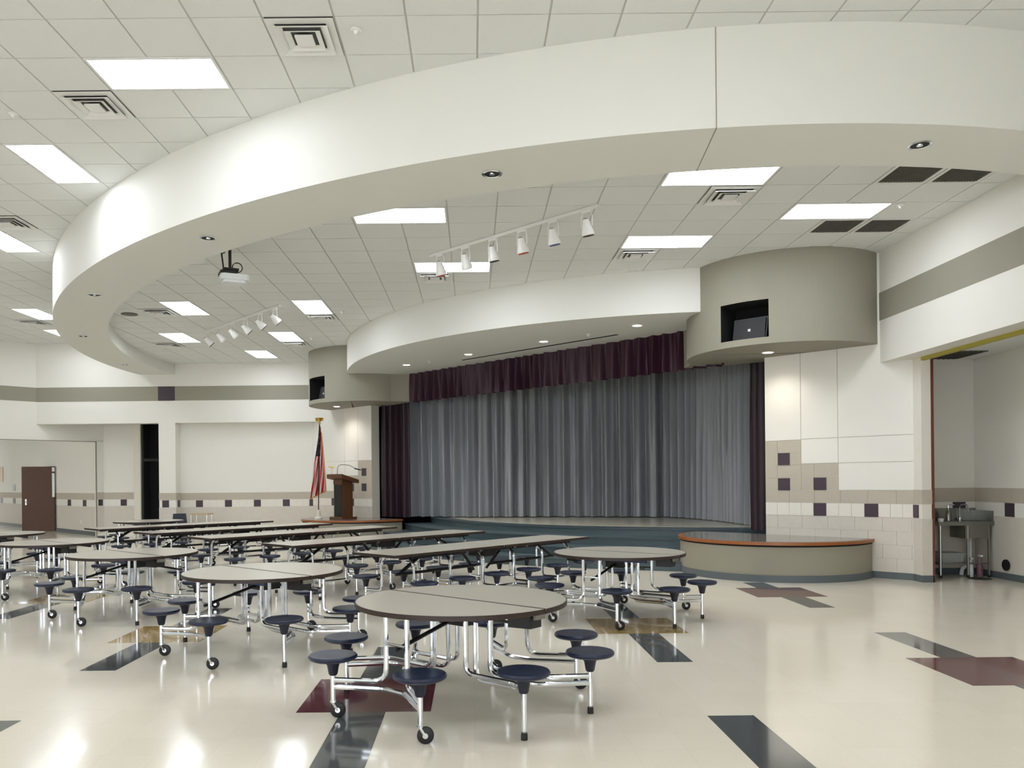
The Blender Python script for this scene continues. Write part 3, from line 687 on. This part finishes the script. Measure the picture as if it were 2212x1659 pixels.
for (i, j), lab in zip(in_grilles, gl):
    e = empty('return_grille', (INX + i * T, INY + j * T, HI)); tag(e, lab, 'vent', 'return grilles by the right wall')
    m = MB(); b_ = 0.05; m.box(0.012, T - 0.012, 0.012, b_, -0.014, 0); m.box(0.012, T - 0.012, T - b_, T - 0.012, -0.014, 0); m.box(0.012, b_, b_, T - b_, -0.014, 0); m.box(T - b_, T - 0.012, b_, T - b_, -0.014, 0); m.build('frame', 'steel_white', e)
    MB().box(b_, T - b_, b_, T - b_, -0.004, 0).build('backing', 'grille_grey', e)
    m = MB()
    for k in range(1, 16):
        q = b_ + (T - 2 * b_) * k / 16; m.box(q - 0.003, q + 0.003, b_, T - b_, -0.012, -0.004); m.box(b_, T - b_, q - 0.003, q + 0.003, -0.012, -0.004)
    o = m.build('eggcrate_core', 'grille_grey', e); o['kind'] = 'stuff'
# recessed downlights
def downlight(x, y, z, lab, lit, grp, r=0.085):
    e = empty('downlight', (x, y, z)); tag(e, lab, 'light', grp)
    m = MB(); m.lathe([(r + 0.02, 0.002), (r + 0.02, -0.006), (r, -0.010), (r - 0.004, -0.004), (r - 0.004, 0.002)], 24, caps=False); m.build('trim_ring', 'steel_white' if lit else 'chrome', e, smooth=True)
    m = MB(); m.lathe([(r - 0.004, -0.006), (r * 0.6, -0.003), (0.001, -0.002)], 24, caps=False)
    if lit: m.build('lamp', 'lamp_warm', e)
    else:
        m.build('reflector', 'vent_dark', e, smooth=True)
        m = MB(); m.lathe([(0.03, -0.004), (0.028, -0.012), (0.001, -0.014)], 12, caps=False); m.build('lamp', 'chrome', e, smooth=True)
    return e
rl = ['unlit round downlight in the ring soffit nearest the right wall', 'unlit round downlight in the ring soffit above the front track', 'unlit round downlight in the ring soffit next to the projector', 'unlit round downlight in the ring soffit at its left bend', 'unlit round downlight in the ring soffit past the left bend', 'unlit round downlight in the ring soffit nearest the back wall']
for (x, y), lab in zip(((4.27, 7.53), (0.23, 8.13), (-3.35, 10.16), (-6.22, 13.14), (-8.19, 16.78), (-9.07, 20.79)), rl): downlight(x, y, ZS - 0.001, lab, False, 'unlit downlights in the ring')
fl_ = ['glowing downlight in the stage bulkhead, leftmost of four', 'glowing downlight in the stage bulkhead, second from the left drum', 'glowing downlight in the stage bulkhead, second from the right drum', 'glowing downlight in the stage bulkhead, closest to the right drum']
def spot(e, power, size=1.9, blend=0.6):
    l = bpy.data.lights.new('spot_lamp', 'SPOT'); l.energy = power; l.spot_size = size; l.spot_blend = blend; l.color = (1, 0.95, 0.86); l.shadow_soft_size = 0.07
    o = bpy.data.objects.new('spot_lamp', l); COL.objects.link(o); o.parent = e; o.location = (0, 0, -0.03)
for u, lab in zip((-2.5, -0.45, 1.65, 3.8), fl_): spot(downlight(*SW(u, 1.05), FZ - 0.001, lab, True, 'lit downlights over the stage'), 140, 2.2, 1.0)
spot(downlight(*SW(5.95, 0.55), 3.599, 'glowing downlight under the right tan drum', True, 'lit downlights under the drums'), 52, 2.4, 1.0)
spot(downlight(*SW(-6.0, 0.55), 3.599, 'glowing downlight under the left tan drum', True, 'lit downlights under the drums'), 52, 2.4, 1.0)
# track lights
def track(p0, p1, heads, lab, aim, dark):
    a, b = Vector(p0), Vector(p1); e = empty('track_light', (a.x, a.y, HI)); tag(e, lab, 'track light', 'track light rails')
    d = (b - a).normalized(); n = Vector((-d.y, d.x)); L = (b - a).length
    m = MB(); P = [(q.x - a.x, q.y - a.y) for q in (a + n * 0.02, a - n * 0.02, b - n * 0.02, b + n * 0.02)]; m.prism(P, -0.055, -0.012); m.build('rail', 'steel_white', e)
    for k in range(heads):
        c = a + d * (L * (0.07 + 0.87 * k / (heads - 1))) - a
        m = MB(); m.prism([(c.x - d.x * 0.07 + n.x * 0.02, c.y - d.y * 0.07 + n.y * 0.02), (c.x - d.x * 0.07 - n.x * 0.02, c.y - d.y * 0.07 - n.y * 0.02), (c.x + d.x * 0.07 - n.x * 0.02, c.y + d.y * 0.07 - n.y * 0.02), (c.x + d.x * 0.07 + n.x * 0.02, c.y + d.y * 0.07 + n.y * 0.02)], -0.085, -0.05)
        m.tube([(c.x + d.x * 0.06, c.y + d.y * 0.06, -0.08), (c.x + d.x * 0.085, c.y + d.y * 0.085, -0.13), (c.x + d.x * 0.085, c.y + d.y * 0.085, -0.26)], 0.007, 6)
        m.tube([(c.x - d.x * 0.06, c.y - d.y * 0.06, -0.08), (c.x - d.x * 0.085, c.y - d.y * 0.085, -0.13), (c.x - d.x * 0.085, c.y - d.y * 0.085, -0.26)], 0.007, 6)
        m.build('yoke', 'steel_white', e)
        m = MB(); m.lathe([(0.032, 0.10), (0.042, 0.095), (0.05, 0.05), (0.07, -0.03), (0.082, -0.07), (0.080, -0.10), (0.070, -0.105), (0.064, -0.08)], 18)
        h = m.build('lamp_head', 'steel_white', e, smooth=True); h.location = (c.x, c.y, -0.26)
        h.rotation_mode = 'QUATERNION'; h.rotation_quaternion = Vector((0, 0, -1)).rotation_difference(Vector(aim))
        m = MB(); m.lathe([(0.072, -0.10), (0.072, -0.115), (0.001, -0.108)], 18, caps=False); m.build('filter_rim', dark[k % len(dark)], h)
        m = MB(); m.lathe([(0.028, 0.102), (0.02, 0.108), (0.001, 0.109)], 10, caps=False); m.build('rear_vent', 'vent_dark', h)
mat('filter_red', (170, 70, 50), 0.5); mat('filter_blue', (80, 88, 140), 0.5)
track((-0.61, 12.07), (1.61, 9.91), 6, 'white track rail with six spotlights nearest the stage bulkhead', (0.20, 0.18, -1), ['filter_red', 'steel_white', 'vent_dark', 'filter_red', 'filter_blue', 'wood_dark'])
track((-6.05, 17.98), (-3.68, 15.32), 6, 'white track rail with six spotlights near the projector side of the ring', (0.75, 0.35, -0.8), ['vent_dark', 'steel_white', 'steel_white', 'vent_dark', 'vent_dark', 'wood_dark'])
# projector
pj = empty('projector', (-3.42, 11.48, 4.52), R(25)); tag(pj, 'ceiling projector with white shell hanging on a dark bracket', 'projector')
m = MB(); P = [(-0.2, -0.13), (-0.16, -0.17), (0.16, -0.17), (0.2, -0.12), (0.2, 0.12), (0.15, 0.16), (-0.15, 0.16), (-0.2, 0.12)]
m.prism(P, -0.05, 0.03); m.prism([(x * 0.8, y * 0.8) for x, y in P], -0.085, -0.05); m.build('shell', 'plastic_white', pj)
m = MB(); m.box(-0.2, 0.02, -0.12, 0.14, 0.03, 0.08); m.build('rear_panel', 'black_metal', pj)
m = MB(); m.tube([(-0.05, 0.02, 0.08), (-0.05, 0.02, 0.48)], 0.022, 10); m.box(-0.16, 0.06, -0.08, 0.1, 0.1, 0.13); m.tube([(-0.14, 0.0, 0.1), (-0.16, 0.02, 0.3), (-0.17, 0.03, 0.4)], 0.012, 6); m.box(-0.23, -0.12, -0.03, 0.07, 0.36, 0.46); m.build('mount_bracket', 'black_metal', pj)
m = MB(); m.tube([(0.05 + 0.07 * math.cos(t), 0.0, 0.16 + 0.07 * math.sin(t)) for t in [k * 2 * PI / 14 for k in range(15)]], 0.008, 6); m.build('cable_loop', 'rubber', pj, smooth=True)
MB().box(-0.02, 0.0, -0.09, -0.08, 0.18, 0.2).build('status_light', 'yellow_trim', pj)
m = MB(); m.lathe([(0.09, 0.484), (0.09, 0.47), (0.03, 0.46)], 16, (-0.05, 0.02)); m.build('ceiling_plate', 'plastic_grey', pj)
# sprinklers and detectors
def small_disc(x, y, z, lab, r=0.05, nm='sprinkler_head', cat='sprinkler', mt='steel_white'):
    m = MB(); m.lathe([(r, 0.0), (r, -0.012), (r * 0.55, -0.022), (r * 0.3, -0.05), (r * 0.5, -0.055), (0.001, -0.057)], 16, caps=False); o = m.build(nm, mt, smooth=True); o.location = (x, y, z); tag(o, lab, cat, 'small ceiling fittings')
small_disc(-4.95, 8.63, HO - 0.01, 'small sprinkler head left of the vent under the largest panel light')
small_disc(-1.0, 7.1, HO - 0.01, 'small sprinkler head right of the top square vent')
small_disc(5.45, 10.05, HI - 0.01, 'small sprinkler head between the grey return grilles')
small_disc(-2.6, 16.0, HI - 0.01, 'small sprinkler head beside the panel light near the bulkhead')
small_disc(-3.8, 18.9, HI - 0.01, 'small sprinkler head in front of the left tan drum')
small_disc(2.55, 13.0, HI - 0.01, 'small sprinkler head next to the vent by the right drum')
small_disc(*SW(-1.75, 1.0), FZ, 'small sprinkler head between the two left bulkhead downlights')
small_disc(*SW(2.7, 1.0), FZ, 'small sprinkler head between the two right bulkhead downlights')
m = MB(); m.lathe([(0.16, 0), (0.16, -0.012), (0.14, -0.016), (0.001, -0.016)], 24, caps=False); o = m.build('ceiling_speaker', 'grille_grey', smooth=True); o.location = (-6.9, 16.05, HI - 0.01); tag(o, 'round grey ceiling speaker near the left bend of the ring', 'speaker')

# ================================================================== ROUND STOOL TABLES
def seat_parts(root, x, y, wheel=None, z=0.42):
    m = MB(); m.lathe([(0.001, z - 0.034), (0.145, z - 0.034), (0.16, z - 0.024), (0.163, z - 0.012), (0.155, z - 0.001), (0.14, z), (0.10, z - 0.002), (0.001, z - 0.004)], 28, caps=False)
    o = m.build('seat', 'navy_seat', root, smooth=True); o.location = (x, y, 0)
    m = MB(); m.lathe([(0.075, z - 0.034), (0.055, z - 0.045), (0.040, z - 0.075), (0.030, z - 0.13), (0.022, z - 0.14)], 16); m.build('seat_hub', 'hub_navy', o, smooth=True)
    m = MB(); m.tube([(0, 0, 0.115 if wheel else 0.04), (0, 0, z - 0.12)], 0.018, 10); p = m.build('post', 'chrome', root, smooth=True); p.location = (x, y, 0)
    if wheel:
        dx, dy = wheel
        m = MB(); m.lathe([(0.021, 0.115), (0.021, 0.10), (0.016, 0.095)], 10); ax = Vector((-dy, dx, 0)).normalized()
        for sgn in (-1, 1):
            q = ax * 0.018 * sgn; m.tube([(q.x, q.y, 0.10), (q.x + dx * 0.03, q.y + dy * 0.03, 0.05)], 0.008, 5)
        m.wheel((dx * 0.03, dy * 0.03, 0.051), (-dy, dx, 0), 0.02, 0.036, 10)
        m.build('caster_fork', 'chrome', p)
        m = MB(); m.wheel((dx * 0.03, dy * 0.03, 0.051), (-dy, dx, 0), 0.051, 0.026, 18); m.build('caster_wheel', 'rubber', p, smooth=True)
    else:
        m = MB(); m.lathe([(0.021, 0.0), (0.021, 0.03), (0.017, 0.055)], 10); m.build('foot_glide', 'rubber', p)
def half_disc(r, gap, s, n=36):
    a0 = math.asin(gap / r); return [(s * r * math.cos(t), r * math.sin(t)) for t in [(-PI / 2 + a0) + (PI - 2 * a0) * k / n for k in range(n + 1)]]
def make_round():
    root = empty('round_stool_table')
    for s in (1, -1):
        m = MB(); m.prism(half_disc(0.735, 0.012, s), 0.716, 0.732); t = m.build('tabletop', 'laminate', root)
        m = MB(); m.prism(half_disc(0.742, 0.003, s), 0.700, 0.7165); m.build('edge_band', 'edge_brown', t)
        m = MB()
        o_, i_ = half_disc(0.7425, 0.012, s), half_disc(0.734, 0.0125, s)
        m.prism(o_ + i_[::-1], 0.7165, 0.7318); m.build('edge_band', 'edge_brown', t)
        MB().box(min(s * 0.003, s * 0.013), max(s * 0.003, s * 0.013), -0.732, 0.732, 0.7165, 0.7325).build('edge_band', 'edge_brown', t)
        m = MB(); m.box(min(s * 0.30, s * 0.33), max(s * 0.30, s * 0.33), -0.5, 0.5, 0.655, 0.70); m.build('apron', 'apron_blue', root)
        m = MB(); m.box(min(s * 0.03, s * 0.06), max(s * 0.03, s * 0.06), -0.62, 0.62, 0.66, 0.70); m.build('apron', 'black_metal', root)
    for s in (1, -1):                       # outer wheeled legs, on the axis across the split
        for t in (1, -1):
            sx, sy = 0.811 * s, 0.413 * t; seat_parts(root, sx, sy, wheel=(0.67, -0.74))
            m = MB(); m.tube(fillet([(sx, sy, 0.25), (0.62 * s, 0.10 * t, 0.25), (0.62 * s, 0.10 * t, 0.70)], 0.09), 0.0175, 8); m.build('leg', 'chrome', root, smooth=True)
        m = MB(); m.tube(fillet([(0.811 * s, 0.413, 0.205), (0.64 * s, 0.10, 0.205), (0.64 * s, -0.10, 0.205), (0.811 * s, -0.413, 0.205)], 0.04, 3), 0.0175, 8); m.build('stretcher', 'chrome', root, smooth=True)
        m = MB(); m.tube([(0.62 * s, -0.10, 0.5), (0.62 * s, 0.10, 0.5)], 0.009, 6); m.build('crossbar', 'chrome', root)
        m = MB(); m.tube([(0.62 * s, 0.0, 0.47), (0.08 * s, 0.0, 0.60)], 0.014, 6); m.build('lift_bar', 'black_metal', root)
    for s in (1, -1):                       # folding legs gathered under the middle, on the split
        for t in (1, -1):
            sx, sy = 0.356 * t, 0.838 * s; seat_parts(root, sx, sy)
            m = MB(); m.tube(fillet([(sx, sy, 0.25), (0.13 * t, 0.62 * s, 0.25), (0.13 * t, 0.16 * s, 0.25), (0.13 * t, 0.16 * s, 0.70)], 0.08), 0.0175, 8); m.build('leg', 'chrome', root, smooth=True)
            m = MB(); m.tube(fillet([(sx, sy, 0.205), (0.075 * t, 0.60 * s, 0.205), (0.075 * t, 0.20 * s, 0.205), (0.075 * t, 0.20 * s, 0.70)], 0.08), 0.0175, 8); m.build('leg', 'chrome', root, smooth=True)
        m = MB(); m.prism([(-0.09, 0.50 * s), (0.09, 0.50 * s), (0.06, 0.66 * s), (-0.06, 0.66 * s)], 0.60, 0.70); m.build('fold_lock', 'black_metal', root)
        MB().box(-0.05, 0.05, min(0.68 * s, 0.70 * s), max(0.68 * s, 0.70 * s), 0.66, 0.695).build('latch_plate', 'stainless', root)
    m = MB(); m.box(-0.10, 0.10, -0.12, 0.12, 0.56, 0.70); m.build('hinge_mechanism', 'black_metal', root)
    return root
rt = make_round()
rlab = ['round split-top stool table nearest the camera, over a maroon floor square', 'round split-top stool table second from the camera in the diagonal row', 'round split-top stool table third from the camera in the diagonal row',
        'round split-top stool table at the left picture edge, fourth in the row', 'round split-top stool table at the left edge, farthest in the diagonal row', 'round split-top stool table by the rounded platform, over a gold floor square', 'round split-top stool table far back in front of the dark doorway']
for k, ((x, y), lab) in enumerate(zip(((-0.09, 5.6), (-1.99, 7.54), (-4.115, 9.62), (-6.15, 11.65), (-8.25, 13.75), (1.665, 9.09), (-7.35, 18.0)), rlab)):
    o = rt if k == 0 else copy_tree(rt)
    o.location = (x, y, 0); o.rotation_euler.z = R(51 if k == 5 else 48); tag(o, lab, 'table', 'round stool tables')

# ================================================================== LONG STOOL TABLES
def make_long():
    root = empty('long_stool_table')
    for s in (1, -1):
        a, b = (0.009, 1.83) if s > 0 else (-1.83, -0.009)
        m = MB(); m.box(a, b, -0.38, 0.38, 0.7165, 0.732); t = m.build('tabletop', 'laminate', root)
        m = MB(); m.box(a - (0.008 if s < 0 else 0), b + (0.008 if s > 0 else 0), -0.388, 0.388, 0.700, 0.7165); m.box(a, b, 0.38, 0.388, 0.7165, 0.7318); m.box(a, b, -0.388, -0.38, 0.7165, 0.7318)
        e = 1.83 * s; m.box(min(e, e + 0.008 * s), max(e, e + 0.008 * s), -0.388, 0.388, 0.7165, 0.7318); m.build('edge_band', 'edge_brown', t)
        m = MB()
        for y in (-0.22, 0.20): m.box(min(0.05 * s, 1.62 * s), max(0.05 * s, 1.62 * s), y, y + 0.02, 0.655, 0.70)
        m.build('apron', 'black_metal', root)
        m = MB(); m.tube([(0.15 * s, 0, 0.46), (1.5 * s, 0, 0.46)], 0.018, 8); m.build('torsion_bar', 'black_metal', root)
        m = MB(); m.tube([(1.45 * s, 0, 0.46), (1.05 * s, 0, 0.69)], 0.022, 6); m.build('fold_strut', 'black_metal', root)
        m = MB(); m.tube([(0.12 * s, 0.05, 0.40), (0.42 * s, 0.0, 0.69)], 0.018, 6); m.build('fold_strut', 'black_metal', root)
    for xs in (-1.525, -0.915, -0.305, 0.305, 0.915, 1.525):
        for s in (1, -1):
            seat_parts(root, xs, 0.53 * s, wheel=((1, 0) if abs(xs) < 0.4 else None))
            xl = xs * 0.965
            m = MB(); m.tube(fillet([(xl, 0.17 * s, 0.70), (xl, 0.29 * s, 0.60), (xl, 0.29 * s, 0.25), (xs, 0.53 * s, 0.25)], 0.06, 4), 0.0175, 8); m.build('leg', 'chrome', root, smooth=True)
    for s in (1, -1):
        for x0, x1 in ((-1.525, -0.915), (-0.305, 0.305), (0.915, 1.525)):
            m = MB(); m.tube(fillet([(x0, 0.53 * s, 0.205), (x0 * 0.965, 0.31 * s, 0.205), (x1 * 0.965, 0.31 * s, 0.205), (x1, 0.53 * s, 0.205)], 0.05, 3), 0.0175, 8); m.build('stretcher', 'chrome', root, smooth=True)
    m = MB(); m.box(-0.12, 0.12, -0.14, 0.14, 0.58, 0.70); m.build('hinge_mechanism', 'black_metal', root)
    for x in (-0.55, -0.3, 0.35, 0.6):
        MB().box(x - 0.02, x + 0.02, -0.26, -0.22, 0.665, 0.69).build('bracket', 'stainless', root)
    return root
lt = make_long()
llab = ['long rectangular stool table nearest the camera, ending at the round table', 'second long rectangular stool table from the camera', 'third long rectangular stool table, middle of the five', 'fourth long rectangular stool table from the camera', 'long rectangular stool table farthest back, nearest the far round table']
for k, ((x, y), lab) in enumerate(zip(((0.12, 10.46), (-1.36, 12.0), (-2.95, 13.54), (-4.38, 14.93), (-5.92, 16.32)), llab)):
    o = lt if k == 0 else copy_tree(lt)
    o.location = (x, y, 0); o.rotation_euler.z = R(46); tag(o, lab, 'table', 'long stool tables')

# ================================================================== LECTERN, FLAG
lx, ly = SW(-5.34, 0.85)
le = empty('lectern', (lx, ly, SZ), STAGE_ROT); tag(le, 'brown wooden lectern with black front panel on the left platform', 'lectern')
MB().box(-0.27, 0.27, -0.24, 0.24, 0.003, 0.06).build('base', 'wood_brown', le)
m = MB(); m.box(-0.19, 0.19, -0.15, 0.17, 0.06, 1.03); m.build('body', 'wood_brown', le)
MB().box(-0.165, 0.165, -0.162, -0.15, 0.08, 0.90).build('front_panel', 'lectern_black', le)
MB().box(-0.19, 0.19, -0.166, -0.15, 0.90, 1.0).build('name_rail', 'wood_brown', le)
MB().box(-0.172, -0.160, -0.165, -0.150, 0.08, 0.90).build('corner_strip', 'stainless', le)
m = MB(); m.add([(-0.33, -0.27, 1.06), (0.33, -0.27, 1.06), (0.33, 0.27, 0.93), (-0.33, 0.27, 0.93), (-0.33, -0.27, 1.17), (0.33, -0.27, 1.17), (0.33, 0.27, 1.02), (-0.33, 0.27, 1.02)], [(3, 2, 1, 0), (4, 5, 6, 7), (0, 1, 5, 4), (1, 2, 6, 5), (2, 3, 7, 6), (3, 0, 4, 7)]); m.build('reading_top', 'wood_brown', le)
m = MB(); m.tube(fillet([(0.03, -0.2, 1.15), (0.06, -0.2, 1.42), (0.30, 0.0, 1.40), (0.42, 0.1, 1.30)], 0.18, 8), 0.007, 6); m.tube([(0.40, 0.08, 1.31), (0.52, 0.19, 1.27)], 0.016, 8); m.build('microphone', 'black_metal', le, smooth=True)
m = MB(); m.tube([(-0.2, -0.2, 1.15), (-0.21, -0.2, 1.34)], 0.005, 6); m.tube([(-0.28, -0.24, 1.37), (-0.17, -0.16, 1.34)], 0.016, 8); m.build('microphone', 'brass', le, smooth=True)
fx, fy = SW(-5.98, 1.18)
fe = empty('flag', (fx, fy, SZ)); tag(fe, 'striped flag with gold fringe hanging on a pole beside the lectern', 'flag')
m = MB(); m.lathe([(0.11, 0.003), (0.11, 0.03), (0.06, 0.06), (0.05, 0.22), (0.025, 0.24)], 16); m.build('stand', 'cream_stand', fe, smooth=True)
m = MB(); m.tube([(0, 0, 0.2), (0.05, 0, 2.5)], 0.013, 8); m.build('pole', 'wood_dark', fe, smooth=True)
m = MB(); m.lathe([(0.001, 2.48), (0.03, 2.5), (0.03, 2.53), (0.012, 2.55), (0.035, 2.58), (0.03, 2.62), (0.001, 2.63)], 12, (0.05, 0)); m.add([(0.05, 0, 2.56), (-0.06, 0.01, 2.66), (-0.05, -0.02, 2.58), (0.16, 0.01, 2.66), (0.15, -0.02, 2.58), (0.05, -0.04, 2.66)], [(0, 1, 2), (0, 3, 4), (0, 1, 5), (0, 3, 5)]); m.build('eagle_finial', 'brass', fe)
NR, NC = 26, 40; v = []; uvs = []; f = []
for r in range(NR + 1):
    t = r / NR; z = 2.47 - t * 1.72
    xl = 0.04 - 0.13 * t - 0.15 * max(0, t - 0.2); xr = 0.07 + 0.16 * t ** 0.7 - 0.02 * max(0, t - 0.8)
    for k in range(NC + 1):
        s = k / NC
        zz = z - (0.22 * (1 - s) * max(0, t - 0.6) / 0.4 if t > 0.6 else 0)
        x = xl + (xr - xl) * s; y = (0.02 + 0.07 * t) * math.sin(s * 5.5 * PI) - 0.01
        v.append((x, y, zz)); uvs.append((s * 0.85 + 0.35 * t, 1 - t))
for r in range(NR):
    for k in range(NC): a = r * (NC + 1) + k; f.append((a, a + 1, a + NC + 2, a + NC + 1))
m = MB(); m.add(v, f); o = m.build('cloth', 'flag_cloth', fe, smooth=True)
ul = o.data.uv_layers.new(name='UVMap')
for lp in o.data.loops: ul.data[lp.index].uv = uvs[lp.vertex_index]
m = MB(); w_ = NC + 1
m.tube([v[r * w_ + NC] for r in range(3, NR + 1)], 0.012, 5); m.tube([v[NR * w_ + k] for k in range(0, NC + 1, 2)], 0.014, 5); m.build('fringe', 'fringe_gold', fe, smooth=True)

# ================================================================== SINK ALCOVE
sk = empty('utility_sink', (7.55, 12.35, 0)); tag(sk, 'stainless steel utility sink on tube legs in the alcove corner', 'sink')
MB().box(-0.44, 0.41, -0.22, 0.25, 0.80, 0.86).build('countertop', 'stainless', sk)
MB().box(-0.44, 0.41, 0.225, 0.25, 0.86, 1.05).build('backsplash', 'stainless', sk)
MB().box(0.385, 0.41, -0.2, 0.225, 0.86, 1.02).build('side_splash', 'stainless', sk)
m = MB(); m.box(-0.02, 0.36, -0.2, 0.2, 0.60, 0.80); m.build('basin', 'stainless', sk)
for x, y in ((-0.40, -0.19), (0.02, -0.19), (0.34, -0.19), (-0.18, 0.2), (0.30, 0.2)):
    m = MB(); m.tube([(x, y, 0.03), (x, y, 0.80)], 0.018, 8); l = m.build('leg', 'stainless', sk, smooth=True)
    m = MB(); m.lathe([(0.02, 0), (0.024, 0.02), (0.018, 0.04)], 8, (x, y)); m.build('foot', 'rubber', l)
MB().box(-0.42, 0.03, -0.19, 0.2, 0.20, 0.225).build('shelf', 'stainless', sk)
m = MB(); m.tube([(0.02, -0.19, 0.22), (0.34, -0.19, 0.22)], 0.012, 6); m.build('rail', 'stainless', sk)
m = MB(); m.tube(fillet([(0.12, 0.17, 0.86), (0.12, 0.17, 1.10), (0.12, -0.02, 1.12), (0.12, -0.05, 1.0)], 0.05, 5), 0.011, 8); m.lathe([(0.03, 0.86), (0.03, 0.9), (0.012, 0.92)], 10, (0.12, 0.17)); m.build('faucet', 'chrome', sk, smooth=True)
m = MB(); m.tube(fillet([(0.17, 0.0, 0.6), (0.17, 0.0, 0.16), (0.05, 0.0, 0.14), (0.02, -0.02, 0.02)], 0.06, 5), 0.028, 8); m.build('drain_pipe', 'plastic_white', sk, smooth=True)
def simple(name, mb, mt, loc, lab, cat, smooth=False):
    o = mb.build(name, mt, smooth=smooth); o.location = loc; return tag(o, lab, cat)
m = MB(); m.lathe([(0.045, 0), (0.045, 0.1), (0.03, 0.15), (0.018, 0.16), (0.018, 0.2), (0.001, 0.2)], 12); jar = m.build('soap_dispenser', 'stainless', smooth=True); jar.location = (7.42, 12.40, 0.861); tag(jar, 'steel soap dispenser standing on the sink counter', 'dispenser')
m = MB(); m.tube([(0, 0, 0.2), (0, 0, 0.25), (0.06, -0.06, 0.25)], 0.009, 6); m.build('pump', 'chrome', jar)
m = MB(); m.lathe([(0.035, 0), (0.04, 0.03), (0.04, 0.05), (0.001, 0.055)], 12); simple('paper_cup', m, 'plastic_white', (7.16, 12.16, 0.861), 'small white cup at the counter corner of the sink', 'cup', True)
m = MB(); m.add([(-0.15, -0.14, 0), (0.15, -0.14, 0), (0.15, 0.14, 0), (-0.15, 0.14, 0), (-0.19, -0.17, 0.15), (0.19, -0.17, 0.15), (0.19, 0.17, 0.15), (-0.19, 0.17, 0.15)], [(3, 2, 1, 0), (4, 5, 6, 7), (0, 1, 5, 4), (1, 2, 6, 5), (2, 3, 7, 6), (3, 0, 4, 7)])
tb = m.build('dish_tub', 'plastic_grey'); tb.location = (7.36, 12.35, 0.226); tag(tb, 'grey plastic tub on the shelf under the sink', 'tub')
m = MB(); m.box(-0.2, 0.2, -0.18, -0.165, 0.135, 0.15); m.box(-0.2, 0.2, 0.165, 0.18, 0.135, 0.15); m.box(-0.2, -0.185, -0.165, 0.165, 0.135, 0.15); m.box(0.185, 0.2, -0.165, 0.165, 0.135, 0.15); m.build('rim', 'plastic_grey', tb)
def bottle(x, y, mt, lab, h=0.24, z=0.0):
    m = MB(); m.lathe([(0.04, 0), (0.045, 0.02), (0.045, h * 0.6), (0.018, h * 0.8), (0.018, h * 0.92), (0.001, h * 0.92)], 12); o = m.build('bottle', mt, smooth=True); o.location = (x, y, z); tag(o, lab, 'bottle', 'bottles under the sink')
    m = MB(); m.box(-0.02, 0.02, -0.05, 0.02, h * 0.92, h); m.build('spray_cap', 'plastic_white', o)
bottle(7.64, 12.22, 'plastic_white', 'white spray bottle standing beside the grey tub under the sink', 0.30, 0.0); bottle(7.80, 12.24, 'bottle_red', 'red bottle under the sink basin', 0.34, 0.0)
m = MB(); m.lathe([(0.16, 0.0), (0.16, 0.006), (0.001, 0.007)], 24, caps=False); simple('floor_drain', m, 'vent_dark', (7.66, 12.02, 0.0005), 'dark round drain cover on the floor below the sink', 'drain')
m = MB(); m.wheel((0, 0, 0), (1, 0, 0), 0.085, 0.02, 24); o = m.build('wall_outlet', 'black_metal', smooth=True); o.location = (AX - 0.022, 11.86, 0.22); tag(o, 'round black outlet cover on the alcove wall', 'outlet')

# ================================================================== FAR CHAIR AND SIDE TABLE BY THE COLUMN
ch = empty('stacking_chair', (-8.2, 22.2, 0), R(20)); tag(ch, 'navy plastic chair with chrome legs beside the white column', 'chair')
MB().box(-0.21, 0.21, -0.2, 0.22, 0.42, 0.45).build('seat', 'chair_navy', ch)
m = MB(); m.add([(-0.2, 0.2, 0.45), (0.2, 0.2, 0.45), (0.2, 0.24, 0.45), (-0.2, 0.24, 0.45), (-0.17, 0.27, 0.72), (0.17, 0.27, 0.72), (0.17, 0.3, 0.72), (-0.17, 0.3, 0.72)], [(3, 2, 1, 0), (4, 5, 6, 7), (0, 1, 5, 4), (1, 2, 6, 5), (2, 3, 7, 6), (3, 0, 4, 7)]); m.build('backrest', 'chair_navy', ch)
for x, y in ((-0.19, -0.18), (0.19, -0.18), (-0.19, 0.2), (0.19, 0.2)):
    m = MB(); m.tube([(x, y, 0.42), (x * 1.12, y * 1.15, 0.0)], 0.012, 6); m.build('leg', 'chrome', ch, smooth=True)
tb2 = empty('side_table', (-7.72, 22.6, 0)); tag(tb2, 'small oak side table against the recessed back wall', 'table')
MB().box(-0.25, 0.25, -0.25, 0.25, 0.68, 0.71).build('tabletop', 'table_oak', tb2)
for x, y in ((-0.22, -0.22), (0.22, -0.22), (-0.22, 0.22), (0.22, 0.22)):
    m = MB(); m.tube([(x, y, 0), (x, y, 0.68)], 0.014, 6); m.build('leg', 'chrome', tb2, smooth=True)
